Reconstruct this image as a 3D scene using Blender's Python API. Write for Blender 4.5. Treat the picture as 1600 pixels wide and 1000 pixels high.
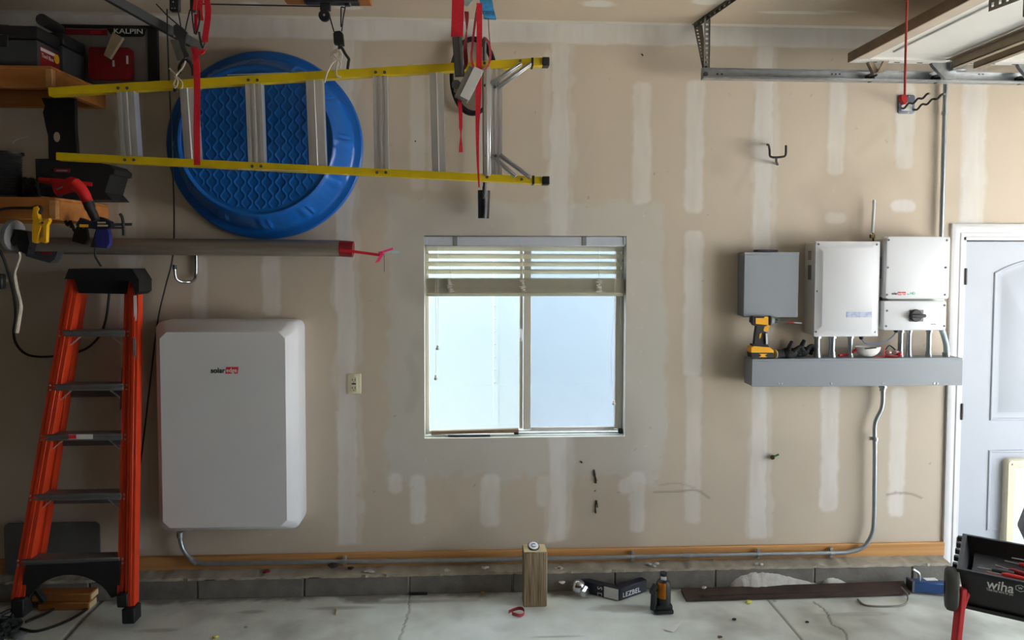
import bpy, bmesh, math, random
import numpy as np
from mathutils import Vector, Matrix, Euler
for o in list(bpy.data.objects): bpy.data.objects.remove(o)
SC = bpy.context.scene; COL = SC.collection
random.seed(7); RNG = np.random.RandomState(11)
R = math.radians
# ------------------------------------------------------------------ camera
FPX, PX, PY = 1155.0, 800.0, 450.0          # focal length and principal point in pixels of the 1600x1000 frame
CAM = Vector((0, -4.34, 1.963))
CROT = Matrix.Rotation(R(-3.0), 3, 'Z') @ Matrix.Rotation(R(90-2.5), 3, 'X') @ Matrix.Rotation(R(0.14), 3, 'Z')
cd = bpy.data.cameras.new('camera'); co = bpy.data.objects.new('camera', cd); COL.objects.link(co)
cd.sensor_width = 36; cd.lens = FPX/1600*36; cd.shift_y = -(500-PY)/1600; cd.clip_start = .05
co.matrix_world = Matrix.Translation(CAM) @ CROT.to_4x4(); SC.camera = co
# ------------------------------------------------------------------ world, light, exposure
W = bpy.data.worlds.new('overcast_sky'); SC.world = W; W.use_nodes = True
W.node_tree.nodes['Background'].inputs[0].default_value = (.84, .93, 1.0, 1)
W.node_tree.nodes['Background'].inputs[1].default_value = 9.0
SC.view_settings.view_transform = 'Standard'; SC.view_settings.look = 'None'
SC.view_settings.gamma = 1; SC.view_settings.use_curve_mapping = False
SC.view_settings.exposure = 0.0
XL, XR, YF = -3.35, 4.95, -6.6              # left wall, right wall with the garage door opening, wall behind the camera
OPY0, OPY1, OPZ = -3.5, -0.72, 2.65         # the garage door opening in the right wall
def portal(name, loc, rot, sx, sy):
    l = bpy.data.lights.new(name, 'AREA'); l.shape = 'RECTANGLE'; l.size = sx; l.size_y = sy
    l.cycles.is_portal = True
    o = bpy.data.objects.new(name, l); COL.objects.link(o); o.location = loc; o.rotation_euler = rot
sl_ = bpy.data.lights.new('sun', 'SUN'); sl_.energy = 128; sl_.angle = R(1.0); sl_.color = (1, .98, .95)
so_ = bpy.data.objects.new('sun', sl_); COL.objects.link(so_); so_.rotation_euler = Vector((-.45, 0, 1)).to_track_quat('Z', 'Y').to_euler()   # high over the roof, onto the driveway
portal('door_opening_portal', (XR+.1, (OPY0+OPY1)/2, OPZ/2), (0, R(90), 0), OPZ, OPY1-OPY0)
# ------------------------------------------------------------------ pixel to point (each thing at its own distance)
def ray(px, py): return CROT @ Vector(((px-PX)/FPX, -(py-PY)/FPX, -1))
def at(px, py, Y=0.0):
    d = ray(px, py); return CAM + d*((Y-CAM.y)/d.y)
def atz(px, py, Z=0.0):
    d = ray(px, py); return CAM + d*((Z-CAM.z)/d.z)
def atx(px, py, X):
    d = ray(px, py); return CAM + d*((X-CAM.x)/d.x)
def mpp(Y): return (Y-CAM.y)/FPX            # metres per pixel at depth Y
# ------------------------------------------------------------------ materials
def lin(c): return tuple((v/255/12.92 if v/255 <= .04045 else ((v/255+.055)/1.055)**2.4) for v in c[:3])
MATS = {}
def mat(name, col, rough=.5, metal=0., var=.12, scale=6., bump=0., bscale=80., stretch=(1,1,1), col2=None, spec=.5, trans=0.):
    if name in MATS: return MATS[name]
    m = bpy.data.materials.new(name); m.use_nodes = True; nt = m.node_tree; N = nt.nodes; L = nt.links
    b = N['Principled BSDF']; c = lin(col)
    tc = N.new('ShaderNodeTexCoord'); mp = N.new('ShaderNodeMapping'); mp.inputs['Scale'].default_value = stretch
    L.new(tc.outputs['Object'], mp.inputs['Vector'])
    nz = N.new('ShaderNodeTexNoise'); nz.inputs['Scale'].default_value = scale; nz.inputs['Detail'].default_value = 5
    L.new(mp.outputs[0], nz.inputs['Vector'])
    mx = N.new('ShaderNodeMix'); mx.data_type = 'RGBA'
    c2 = lin(col2) if col2 else tuple(min(1, v*(1+var)) for v in c)
    c1 = c if col2 else tuple(v*(1-var) for v in c)
    mx.inputs['A'].default_value = (*c1, 1); mx.inputs['B'].default_value = (*c2, 1)
    cr = N.new('ShaderNodeMapRange'); cr.inputs['From Min'].default_value = .3; cr.inputs['From Max'].default_value = .7
    L.new(nz.outputs['Fac'], cr.inputs['Value']); L.new(cr.outputs[0], mx.inputs['Factor'])
    L.new(mx.outputs['Result'], b.inputs['Base Color'])
    b.inputs['Roughness'].default_value = rough; b.inputs['Metallic'].default_value = metal
    b.inputs['Specular IOR Level'].default_value = spec
    if trans: b.inputs['Transmission Weight'].default_value = trans
    if bump:
        n2 = N.new('ShaderNodeTexNoise'); n2.inputs['Scale'].default_value = bscale; n2.inputs['Detail'].default_value = 4
        L.new(mp.outputs[0], n2.inputs['Vector'])
        bp = N.new('ShaderNodeBump'); bp.inputs['Strength'].default_value = bump; bp.inputs['Distance'].default_value = .004
        L.new(n2.outputs['Fac'], bp.inputs['Height']); L.new(bp.outputs[0], b.inputs['Normal'])
    MATS[name] = m; return m
def layered(name, base, layers, rough=.9, nscale=3., var=.08, bump=.15, bscale=120.):
    """base colour with stains of their own shape: layers = [(attribute, colour)]"""
    m = mat(name, base, rough, 0, var, nscale, bump, bscale); nt = m.node_tree; N = nt.nodes; L = nt.links
    b = N['Principled BSDF']; src = b.inputs['Base Color'].links[0].from_socket
    for a, c in layers:
        at_ = N.new('ShaderNodeAttribute'); at_.attribute_name = a
        mx = N.new('ShaderNodeMix'); mx.data_type = 'RGBA'
        L.new(at_.outputs['Fac'], mx.inputs['Factor']); L.new(src, mx.inputs['A'])
        mx.inputs['B'].default_value = (*lin(c), 1); src = mx.outputs['Result']
    L.new(src, b.inputs['Base Color']); return m
def glass(name, tint, gl=.06):
    m = bpy.data.materials.new(name); m.use_nodes = True; N = m.node_tree.nodes; L = m.node_tree.links
    N.remove(N['Principled BSDF']); out = N['Material Output']
    t = N.new('ShaderNodeBsdfTransparent'); t.inputs[0].default_value = (*tint, 1)
    g = N.new('ShaderNodeBsdfGlossy'); g.inputs['Roughness'].default_value = .02
    x = N.new('ShaderNodeMixShader'); x.inputs[0].default_value = gl
    L.new(t.outputs[0], x.inputs[1]); L.new(g.outputs[0], x.inputs[2]); L.new(x.outputs[0], out.inputs[0]); return m
wood = lambda n, c, c2, st: mat(n, c, .75, 0, .2, 3, .3, 40, st, col2=c2, spec=.25)
M_ = dict(
 steel=mat('galvanized_steel', (170,174,178), .38, .85, .12, 25, .05, 60),
 emt=mat('conduit_steel', (160,168,176), .33, .8, .08, 20),
 alu=mat('aluminium', (226,227,231), .3, .7, .12, 14, .05, 200, (1,1,.1)),
 dsteel=mat('dark_steel', (92,94,98), .45, .7, .15, 20),
 perf=mat('perforated_angle_steel', (132,134,132), .5, .7, .15, 20),
 dperf=mat('dull_angle_steel', (96,90,80), .6, .5, .15, 20),
 chrome=mat('chrome', (190,190,195), .15, 1, .08, 10),
 black=mat('black_plastic', (22,22,25), .5, 0, .2, 12, .08, 90),
 dblack=mat('black_fabric', (17,17,19), .9, 0, .25, 20, .3, 200),
 rubber=mat('black_rubber', (20,20,21), .7, 0, .2, 15),
 navy=mat('dark_navy_paint', (26,28,44), .4, .1, .15, 15),
 yellow=mat('yellow_fibreglass', (205,178,8), .45, 0, .1, 10, .05, 60),
 clampy=mat('yellow_plastic', (225,170,25), .45, 0, .08, 10),
 toolyel=mat('tool_yellow_plastic', (240,172,20), .45, 0, .06, 20),
 orange=mat('orange_fibreglass', (204,58,24), .45, 0, .1, 10, .05, 60),
 red=mat('red_webbing', (196,22,40), .8, 0, .12, 60, .2, 300),
 redp=mat('red_plastic', (190,28,30), .45, 0, .12, 15),
 dred=mat('dark_red_plastic', (130,14,24), .5, 0, .12, 15),
 maroon=mat('maroon_webbing', (120,16,32), .85, 0, .12, 60),
 pink=mat('pink_ribbon', (255,60,130), .7, 0, .08, 20),
 poolblue=mat('pool_blue_plastic', (6,88,172), .36, 0, .08, 5),
 white=mat('white_enamel', (222,222,226), .42, 0, .02, 3),
 cream=mat('cream_enamel', (226,224,216), .45, 0, .03, 3),
 ivory=mat('ivory_plastic', (222,214,188), .45, 0, .03, 10),
 vinyl=mat('vinyl_frame', (205,200,188), .5, 0, .04, 6),
 blind=mat('blind_slat_vinyl', (206,202,184), .55, 0, .05, 10),
 headrail=mat('headrail_enamel', (196,200,212), .5, 0, .03, 10),
 cord=mat('white_cord', (224,220,208), .8, 0, .06, 40),
 offcord=mat('offwhite_rope', (205,196,182), .9, 0, .15, 40),
 greybox=mat('grey_enamel', (132,138,146), .45, 0, .03, 4),
 trim=mat('white_trim_paint', (222,220,222), .5, 0, .02, 5),
 doorp=mat('white_door_paint', (178,183,194), .5, 0, .02, 4),
 hinge=mat('hinge_steel', (70,66,64), .5, .6, .2, 30),
 shelf=wood('shelf_lumber', (176,118,62), (150,92,44), (.4,6,6)),
 sill=wood('sill_plate_lumber', (200,152,98), (178,128,78), (.3,5,14)),
 post=wood('weathered_post', (164,146,120), (96,76,54), (40,40,1.6)),
 endg=wood('end_grain_wood', (208,192,150), (190,168,124), (3,3,3)),
 stick=wood('stick_wood', (150,128,104), (120,98,78), (.5,6,6)),
 door_brown=mat('brown_door_edge', (124,102,80), .6, .1, .15, 12),
 strut=mat('door_strut_steel', (140,126,108), .5, .4, .12, 12),
 doorwhite=mat('door_panel_white', (226,224,220), .55, 0, .04, 4),
 doorgrey=mat('door_stile_grey', (176,164,150), .55, 0, .08, 8),
 concrete_b=mat('block_concrete', (112,108,102), .95, 0, .22, 9, .5, 70),
 mortar=mat('mortar_cap', (154,146,132), .95, 0, .2, 12, .6, 60),
 rust=mat('rusty_steel', (78,58,48), .75, .35, .3, 9, .3, 60, col2=(52,42,38)),
 blue=mat('blue_paint', (36,72,124), .5, .2, .2, 15),
 rag=mat('blue_rag', (46,120,170), .95, 0, .3, 50, .6, 150),
 ragl=mat('pale_cloth', (176,204,204), .9, 0, .1, 30),
 text_b=mat('black_print', (18,18,20), .6, 0, 0),
 text_w=mat('white_print', (232,232,232), .6, 0, 0),
 text_r=mat('red_print', (215,32,38), .6, 0, 0),
 text_t=mat('teal_print', (40,160,140), .6, 0, 0),
 silver=mat('silver_label', (196,202,222), .35, .3, .2, 60, col2=(150,158,190)),
 paper=mat('white_paper', (225,225,225), .8, 0, .05, 20),
 grey=mat('grey_plastic', (118,118,120), .55, 0, .1, 10),
 dgrey=mat('dark_grey_plastic', (52,54,58), .55, 0, .12, 10),
 charcoal=mat('charcoal_panel', (84,84,84), .7, 0, .15, 6),
 brass=mat('brass', (120,98,60), .4, .8, .1, 20),
 blueclamp=mat('navy_blue_plastic', (30,36,110), .5, 0, .1, 20),
 leaf=mat('dry_leaf', (120,84,48), .9, 0, .2, 40),
 straw=mat('pale_straw', (190,178,140), .9, 0, .1, 40),
 torn=mat('torn_paper_brown', (58,44,36), .95, 0, .2, 60),
 powder=mat('white_powder', (186,183,179), 1, 0, .15, 30, .6, 120),
 lemon=mat('lemon_foam', (225,222,110), .9, 0, .1, 40),
 tan=mat('tan_cardboard', (176,156,128), .9, 0, .1, 20),
 poster=mat('grey_poster', (130,128,126), .7, 0, .1, 5),
 maskw=mat('mask_white', (232,228,226), .9, 0, .04, 30, .2, 150),
 bluecable=mat('blue_cable', (96,128,178), .5, 0, .1, 20),
 flexc=mat('pale_flex_conduit', (176,192,200), .5, .1, .05, 20),
 dim_ground=mat('dim_yard_ground', (66,62,56), .95, 0, .3, 14, .6, 60),
 trailer=mat('trailer_white', (188,206,216), .45, 0, .02, 2),
 ground=mat('driveway_concrete', (186,182,174), .9, 0, .1, 2),
 orangelabel=mat('orange_label', (226,142,24), .6, 0, .1, 30),
 amber=mat('clear_red_lens', (128,92,90), .15, 0, .1, 20),
)
M_['glass_l'] = glass('window_glass_clear', (.97,.99,1.0)); M_['glass_r'] = glass('window_glass_screened', (.84,.87,.93))
# ------------------------------------------------------------------ mesh builder
class MB:
    def __init__(s): s.v = []; s.f = []
    def add(s, vs, fs):
        k = len(s.v); s.v += [Vector(v) for v in vs]; s.f += [tuple(i+k for i in f) for f in fs]; return s
    def box(s, a, b, bev=0., M=None, seg=1):
        a, b = Vector(a), Vector(b); lo = Vector(map(min, a, b)); hi = Vector(map(max, a, b))
        c = (lo+hi)/2; d = hi-lo
        bm = bmesh.new(); bmesh.ops.create_cube(bm, size=1, matrix=Matrix.Translation(c) @ Matrix.Diagonal((*d, 1)))
        if bev: bmesh.ops.bevel(bm, geom=bm.edges[:], offset=min(bev, min(d)*.45), segments=seg, affect='EDGES', profile=.5)
        if M is not None: bmesh.ops.transform(bm, matrix=M, verts=bm.verts)
        bm.verts.index_update(); s.add([v.co.copy() for v in bm.verts], [[v.index for v in f.verts] for f in bm.faces]); bm.free(); return s
    def fbox(s, x0, y0, x1, y1, Yf, Yb, bev=0., seg=1):
        a, b = at(x0, y0, Yf), at(x1, y1, Yf); return s.box((a.x, Yf, a.z), (b.x, Yb, b.z), bev, None, seg)
    def bar(s, p0, p1, w, h, up=(0,0,1), bev=0.):
        p0, p1 = Vector(p0), Vector(p1); d = p1-p0; l = d.length; x = d.normalized(); y = Vector(up).cross(x)
        if y.length < 1e-4: y = Vector((0,1,0)).cross(x)
        y.normalize(); z = x.cross(y); M = Matrix((x, y, z)).transposed().to_4x4(); M.translation = p0
        return s.box((0, -w/2, -h/2), (l, w/2, h/2), bev, M)
    def tube(s, pts, r, n=8, closed=False):
        pts = [Vector(p) for p in pts]; k = len(pts); rs = r if isinstance(r, (list, tuple)) else [r]*k
        T = []
        for i in range(k):
            a = pts[i-1] if (i or closed) else pts[i]; b = pts[(i+1) % k] if (i < k-1 or closed) else pts[i]
            T.append((b-a).normalized())
        nrm = T[0].orthogonal().normalized(); vs = []
        for i in range(k):
            nrm = (nrm - T[i]*nrm.dot(T[i]));  nrm = nrm.normalized() if nrm.length > 1e-6 else T[i].orthogonal().normalized()
            b = T[i].cross(nrm)
            for j in range(n):
                a = 2*math.pi*j/n; vs.append(pts[i]+(nrm*math.cos(a)+b*math.sin(a))*rs[i])
        fs = []
        for i in range(k if closed else k-1):
            for j in range(n):
                a = i*n+j; b2 = i*n+(j+1) % n; i2 = (i+1) % k; fs.append((a, b2, i2*n+(j+1) % n, i2*n+j))
        if not closed: fs += [tuple(range(n))[::-1], tuple(range((k-1)*n, k*n))]
        return s.add(vs, fs)
    def cyl(s, p0, p1, r, r1=None, n=16): return s.tube([p0, p1], [r, r if r1 is None else r1], n)
    def lathe(s, o, axis, prof, n=24):
        o = Vector(o); ax = Vector(axis).normalized(); u = ax.orthogonal().normalized(); w = ax.cross(u)
        rings = [[o+ax*t+(u*math.cos(2*math.pi*j/n)+w*math.sin(2*math.pi*j/n))*max(r, 1e-4) for j in range(n)] for r, t in prof]
        return s.loft(rings)
    def loft(s, rings, cap0=True, cap1=True):
        n = len(rings[0]); vs = [v for r in rings for v in r]; fs = []
        for i in range(len(rings)-1):
            for j in range(n): fs.append((i*n+j, i*n+(j+1) % n, (i+1)*n+(j+1) % n, (i+1)*n+j))
        if cap0: fs.append(tuple(range(n))[::-1])
        if cap1: fs.append(tuple(range((len(rings)-1)*n, len(rings)*n)))
        return s.add(vs, fs)
    def ball(s, c, r, n=12, sq=(1,1,1)):
        k = len(s.v); s.lathe((0,0,0), (0,0,1), [(r*math.sin(math.pi*i/n), -r*math.cos(math.pi*i/n)) for i in range(n+1)], n*2)
        for v in s.v[k:]:
            v.x = v.x*sq[0]+c[0]; v.y = v.y*sq[1]+c[1]; v.z = v.z*sq[2]+c[2]
        return s
    def prism(s, poly, y0, y1, M=None):
        n = len(poly); vs = [Vector((x, y0, z)) for x, z in poly]+[Vector((x, y1, z)) for x, z in poly]
        if M is not None: vs = [M @ v for v in vs]
        return s.add(vs, [tuple(range(n)), tuple(range(n, 2*n))[::-1]]+[(i, i+n, (i+1) % n+n, (i+1) % n) for i in range(n)])
    def pprism(s, pix, Yf, Yb):
        return s.prism([(p.x, p.z) for p in (at(x, y, Yf) for x, y in pix)], Yf, Yb)
    def ribbon(s, pts, w, t):
        """flat band along pts; w = width vector (or one each), t = thickness vector"""
        k = len(pts); ws = w if isinstance(w, list) else [w]*k; t = Vector(t)
        rings = []
        for p, ww in zip(pts, ws):
            p = Vector(p); ww = Vector(ww)/2; rings.append([p-ww-t/2, p+ww-t/2, p+ww+t/2, p-ww+t/2])
        return s.loft(rings)
    def perforated(s, p0, p1, wv, tv, n, hole=.5):
        """strip with a row of square holes"""
        p0, p1, wv, tv = Vector(p0), Vector(p1), Vector(wv), Vector(tv); d = (p1-p0)/n
        h = hole
        for i in range(n):
            a = p0+d*i
            def q(u0, u1, c0, c1):
                cs = [a+d*u0+wv*c0, a+d*u1+wv*c0, a+d*u1+wv*c1, a+d*u0+wv*c1]
                vs = cs+[c+tv for c in cs]
                s.add(vs, [(0,1,2,3), (7,6,5,4), (0,4,5,1), (1,5,6,2), (2,6,7,3), (3,7,4,0)])
            q(0, 1, -.5, -h/2); q(0, 1, h/2, .5); q(0, .28, -h/2, h/2); q(.72, 1, -h/2, h/2)
        return s
    def text(s, string, origin, size, xdir=(1,0,0), up=(0,0,1), ext=.0006, bold=0., sx=1., shear=0., fit=None):
        cu = bpy.data.curves.new('t', 'FONT'); cu.body = string; cu.size = size; cu.extrude = ext; cu.offset = bold; cu.shear = shear; cu.resolution_u = 3
        ob = bpy.data.objects.new('t', cu); COL.objects.link(ob); dg = bpy.context.evaluated_depsgraph_get()
        me = bpy.data.meshes.new_from_object(ob.evaluated_get(dg)); x = Vector(xdir).normalized(); u = Vector(up).normalized(); n = x.cross(u)
        o = Vector(origin)
        if fit: sx = fit/max(v.co.x for v in me.vertices)
        s.add([o+x*v.co.x*sx+u*v.co.y+n*v.co.z for v in me.vertices], [tuple(p.vertices) for p in me.polygons])
        bpy.data.objects.remove(ob); bpy.data.curves.remove(cu); bpy.data.meshes.remove(me); return s
_bm = M_['blind']; _n = _bm.node_tree.nodes; _t = _n.new('ShaderNodeBsdfTranslucent'); _t.inputs[0].default_value = (*lin((222,218,198)), 1); _x = _n.new('ShaderNodeMixShader'); _x.inputs[0].default_value = .35
_bm.node_tree.links.new(_n['Principled BSDF'].outputs[0], _x.inputs[1]); _bm.node_tree.links.new(_t.outputs[0], _x.inputs[2]); _bm.node_tree.links.new(_x.outputs[0], _n['Material Output'].inputs[0])
def rrect(x0, x1, z0, z1, r, Y, n=5, chamfer=False):
    """ring of a rounded (or corner-cut) rectangle facing the camera at depth Y"""
    out = []
    for cx, cz, a0 in ((x1-r, z1-r, 0), (x0+r, z1-r, 90), (x0+r, z0+r, 180), (x1-r, z0+r, 270)):
        for i in range(n+1):
            if chamfer:
                a, b = R(a0), R(a0+90); t = i/n
                out.append(Vector((cx+r*(math.cos(a)*(1-t)+math.cos(b)*t), Y, cz+r*(math.sin(a)*(1-t)+math.sin(b)*t))))
            else:
                a = R(a0+90*i/n); out.append(Vector((cx+r*math.cos(a), Y, cz+r*math.sin(a))))
    return out
def mesh_of(name, mb, off=Vector((0,0,0)), angle=38):
    me = bpy.data.meshes.new(name); me.from_pydata([tuple(v-off) for v in mb.v], [], mb.f); me.validate(); 
    bm = bmesh.new(); bm.from_mesh(me); bmesh.ops.recalc_face_normals(bm, faces=bm.faces); bm.to_mesh(me); bm.free()
    me.polygons.foreach_set('use_smooth', [True]*len(me.polygons)); me.set_sharp_from_angle(angle=R(angle)); return me
def tag(o, label, cat, group=None, kind=None):
    o['label'] = label
    if cat: o['category'] = cat
    if group: o['group'] = group
    if kind: o['kind'] = kind
    return o
def thing(name, label, cat, loc, group=None):
    o = bpy.data.objects.new(name, None); COL.objects.link(o); o.location = loc; o.empty_display_size = .05
    return tag(o, label, cat, group)
def root(o):
    while o.parent: o = o.parent
    return o
def part(name, mb, m, parent, label=None):
    off = Vector(root(parent).location)
    me = mesh_of(name, mb, off); me.materials.append(M_[m] if isinstance(m, str) else m)
    o = bpy.data.objects.new(name, me); COL.objects.link(o); o.parent = parent
    if label: o['label'] = label
    return o
def copies(src, offsets):
    for d in offsets:
        c = src.copy(); COL.objects.link(c); c.location = Vector(src.location)+Vector(d)
def solo(name, mb, m, label, cat, group=None, kind=None):
    lo = Vector([min(v[i] for v in mb.v) for i in range(3)]); hi = Vector([max(v[i] for v in mb.v) for i in range(3)])
    off = Vector(((lo.x+hi.x)/2, (lo.y+hi.y)/2, lo.z))
    me = mesh_of(name, mb, off); me.materials.append(M_[m] if isinstance(m, str) else m)
    o = bpy.data.objects.new(name, me); COL.objects.link(o); o.location = off
    return tag(o, label, cat, group, kind)
def struct(name, mb, m, label, cat): return solo(name, mb, m, label, cat, None, 'structure')
def vs(pts, Y): return [at(x, y, Y) for x, y in pts]
def smooth_path(pts, k=6):
    """Catmull-Rom through points"""
    p = [Vector(q) for q in pts]; p = [p[0]*2-p[1]]+p+[p[-1]*2-p[-2]]; out = []
    for i in range(1, len(p)-2):
        for j in range(k):
            t = j/k; a, b, c, d = p[i-1:i+3]
            out.append(.5*((2*b)+(c-a)*t+(2*a-5*b+4*c-d)*t*t+(3*b-a-3*c+d)*t**3))
    return out+[p[-2]]
# ================================================================== THE SETTING
ZC = 3.313; YCURB = -.115
WX0, WX1, WZ0, WZ1 = -.287, .906, .884, 2.080        # window opening
DX0, DX1, DZ1 = 2.985, 3.915, 2.063                   # door opening
def vnoise(x, y, s, seed):
    r = np.random.RandomState(seed); T = r.rand(64, 64)
    def one(x, y):
        xi = np.floor(x).astype(int); yi = np.floor(y).astype(int); fx = x-xi; fy = y-yi
        fx = fx*fx*(3-2*fx); fy = fy*fy*(3-2*fy)
        g = lambda a, b: T[a % 64, b % 64]
        return (g(xi, yi)*(1-fx)+g(xi+1, yi)*fx)*(1-fy)+(g(xi, yi+1)*(1-fx)+g(xi+1, yi+1)*fx)*fy
    return (one(x*s, y*s)+.5*one(x*s*2.1+7, y*s*2.1+3)+.25*one(x*s*4.3+1, y*s*4.3+9))/1.75-.5
def grid_mesh(name, xs, ys, fn, keep, attrs, m, label, cat):
    """fn(X,Y) -> coordinates; keep(cx,cy) -> which cells stay; attrs = {name: array}"""
    X, Y = np.meshgrid(xs, ys); P = fn(X, Y).reshape(-1, 3); nx, ny = len(xs), len(ys)
    i, j = np.meshgrid(np.arange(nx-1), np.arange(ny-1)); a = (j*nx+i).ravel()
    cx = ((xs[:-1]+xs[1:])/2)[i].ravel(); cy = ((ys[:-1]+ys[1:])/2)[j].ravel()
    k = keep(cx, cy) if keep else np.ones(len(a), bool); a = a[k]
    q = np.stack([a, a+1, a+1+nx, a+nx], 1)
    me = bpy.data.meshes.new(name); me.vertices.add(len(P)); me.vertices.foreach_set('co', P.ravel())
    me.loops.add(q.size); me.loops.foreach_set('vertex_index', q.ravel().astype(np.int32))
    me.polygons.add(len(q)); me.polygons.foreach_set('loop_start', np.arange(0, q.size, 4, dtype=np.int32))
    me.update(calc_edges=True)
    for n_, v in attrs.items():
        at_ = me.attributes.new(n_, 'FLOAT', 'POINT'); at_.data.foreach_set('value', v.ravel().astype(np.float32))
    me.materials.append(m); o = bpy.data.objects.new(name, me); COL.objects.link(o)
    return tag(o, label, cat, None, 'structure')
def axis(breaks, step):
    out = []
    for a, b in zip(breaks[:-1], breaks[1:]): out += list(np.linspace(a, b, max(1, int(round((b-a)/step)))+1)[:-1])
    return np.array(out+[breaks[-1]])
# --- back wall: tan drywall paper with joint compound over seams, screws and around the window
xs = axis([XL, WX0, WX1, DX0, DX1, XR], .0085); zs = axis([.0, WZ0, DZ1, WZ1, ZC], .0085)
GX, GZ = np.meshgrid(xs, zs)
n1 = vnoise(GX, GZ, 7, 1); n2 = vnoise(GX, GZ, 26, 2); n3 = vnoise(GX*3, GZ*.5, 9, 3); nl = vnoise(GX, GZ, 1.3, 4)
def patch(x0, y0, x1, y1, soft=.012, rag=.03, al=1., rnd=0.):
    a, b = at(x0, y0), at(x1, y1); c0, c1 = min(a.x, b.x), max(a.x, b.x); z0, z1 = min(a.z, b.z), max(a.z, b.z)
    dx = np.minimum(GX-c0, c1-GX); dz = np.minimum(GZ-z0, z1-GZ)
    d = np.minimum(dx, dz)
    if rnd: d = np.where((dx < rnd) & (dz < rnd), rnd-np.sqrt(np.maximum(rnd-dx, 0)**2+np.maximum(rnd-dz, 0)**2), d)
    d = d+n1*rag*1.3+n2*rag*.8
    return np.clip(d/soft+.5, 0, 1)*al
def seam(px, w=.105, al=.8):                           # full-height taped seam at the stud under pixel column px (row 600)
    x = at(px, 600).x
    d = w/2-np.abs(GX-x+n3*.02)+n1*.03+n2*.014
    e = w/2+.02-np.abs(GX-x-.012)+n1*.09
    return np.maximum(np.clip(d/.012+.5, 0, 1)*al, np.clip(e/.02+.5, 0, 1)*al*.45)
mud = np.zeros_like(GX)
for px in (203, 541, 872, 1187, 1508): mud = np.maximum(mud, seam(px))
mud *= np.clip((GZ-.245+n1*.04)/.02, 0, 1)
mud = np.maximum(mud, np.clip((GZ-(ZC-.115)+n1*.018)/.012+.5, 0, 1)*1.1)       # corner tape
ST = [(990,128,1016,318,.5), (984,738,1006,832,.6), (1072,124,1098,332,.55), (1070,360,1096,588,.6), (1073,585,1094,818,.42),
      (1296,126,1318,272,.55), (1284,604,1308,798,.62), (1402,128,1427,266,.55), (1392,606,1412,808,.55),
      (640,100,664,300,.4), (668,110,692,300,.3), (748,160,772,300,.3), (641,742,664,818,.55), (750,742,780,822,.5),
      (410,398,438,492,.55), (300,402,324,500,.55), (545,740,566,772,.5), (553,778,570,804,.45), (1505,126,1536,356,.5),
      (1289,332,1322,350,.5), (1392,312,1430,331,.95), (966,746,990,772,.6), (608,740,628,770,.5), (188,560,206,700,.3),
      (838,742,862,790,.4), (848,76,862,250,.3), (1404,776,1412,785,.9), (95,560,118,640,.2), (300,690,330,720,.1)]
for x0, y0, x1, y1, al in ST: mud = np.maximum(mud, patch(x0, y0, x1, y1, .018, .018, min(1, al*1.25), .035))
ring = np.maximum.reduce([patch(604,308,668,752,.03,.07,.95), patch(640,316,1034,372,.03,.06,.95), patch(972,320,1036,738,.03,.05,.95), patch(612,680,1030,746,.03,.12,.95), patch(640,360,1000,700,.03,.02,.9)])
for _ in range(70):                                    # compound dabs over screws
    px, py = random.choice([(1002,0),(1084,0),(1300,0),(1408,0),(660,0),(768,0),(985,0),(425,0)])[0]+random.uniform(-7,7), random.uniform(120,850)
    p = at(px, py); d = .008-np.hypot(GX-p.x, GZ-p.z); mud = np.maximum(mud, np.clip(d/.006, 0, 1)*.5)
nd = vnoise(GX, GZ, 3.1, 5); mud = np.clip(mud*(.82+n3*.5+nd*.35), 0, 1); ring = np.clip(ring*(.85+nd*.5+n1*.25), 0, 1)
scuff = np.zeros_like(GX)
def mark(pts, w, al):
    p = smooth_path([at(x, y) for x, y in pts], 8)
    for a, b in zip(p[:-1], p[1:]):
        ax, az, bx, bz = a.x, a.z, b.x, b.z; L2 = (bx-ax)**2+(bz-az)**2+1e-9
        x0, x1 = min(ax, bx)-.05, max(ax, bx)+.05; ii = np.where((xs > x0) & (xs < x1))[0]; jj = np.where((zs > min(az, bz)-.05) & (zs < max(az, bz)+.05))[0]
        if not len(ii) or not len(jj): continue
        sl = np.s_[jj[0]:jj[-1]+1, ii[0]:ii[-1]+1]
        t = np.clip(((GX[sl]-ax)*(bx-ax)+(GZ[sl]-az)*(bz-az))/L2, 0, 1); d = np.hypot(GX[sl]-ax-t*(bx-ax), GZ[sl]-az-t*(bz-az))
        scuff[sl] = np.maximum(scuff[sl], np.clip((w-d)/w+.4, 0, 1)*al)
mark([(1022,769),(1060,768),(1088,766),(1108,778)], .007, .45); mark([(1030,758),(1058,755),(1085,762)], .006, .25)
mark([(1386,773),(1404,770),(1424,772),(1440,778)], .007, .5); mark([(964,770),(980,771),(992,770)], .005, .4)
mark([(1150,300),(1180,240)], .02, .07); mark([(1340,240),(1380,200)], .03, .08); mark([(640,560),(650,600),(640,640)], .03, .1)
for _ in range(60):
    p = (random.uniform(560, 1470), random.uniform(80, 850)); mark([p, (p[0]+random.uniform(-3,3), p[1]+random.uniform(-3,3))], .004, random.uniform(.15,.5))
scuff = np.maximum(scuff, np.clip((nl-.12)*2, 0, .22))
wall_mat = layered('drywall', (194,181,165), [('ring', (196,193,186)), ('mud', (226,222,219)), ('scuff', (104,92,80))], .92, 1.6, .05, .12, 200)
keep = lambda cx, cz: ~(((cx > WX0) & (cx < WX1) & (cz > WZ0) & (cz < WZ1)) | ((cx > DX0) & (cx < DX1) & (cz < DZ1)))
wall_back = grid_mesh('wall_back', xs, zs, lambda X, Z: np.stack([X, np.zeros_like(X)-.0012*mud, Z], -1), keep,
    dict(mud=mud, ring=ring, scuff=scuff), wall_mat, 'tan unpainted drywall garage wall with pale joint compound stripes', 'wall')
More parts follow.
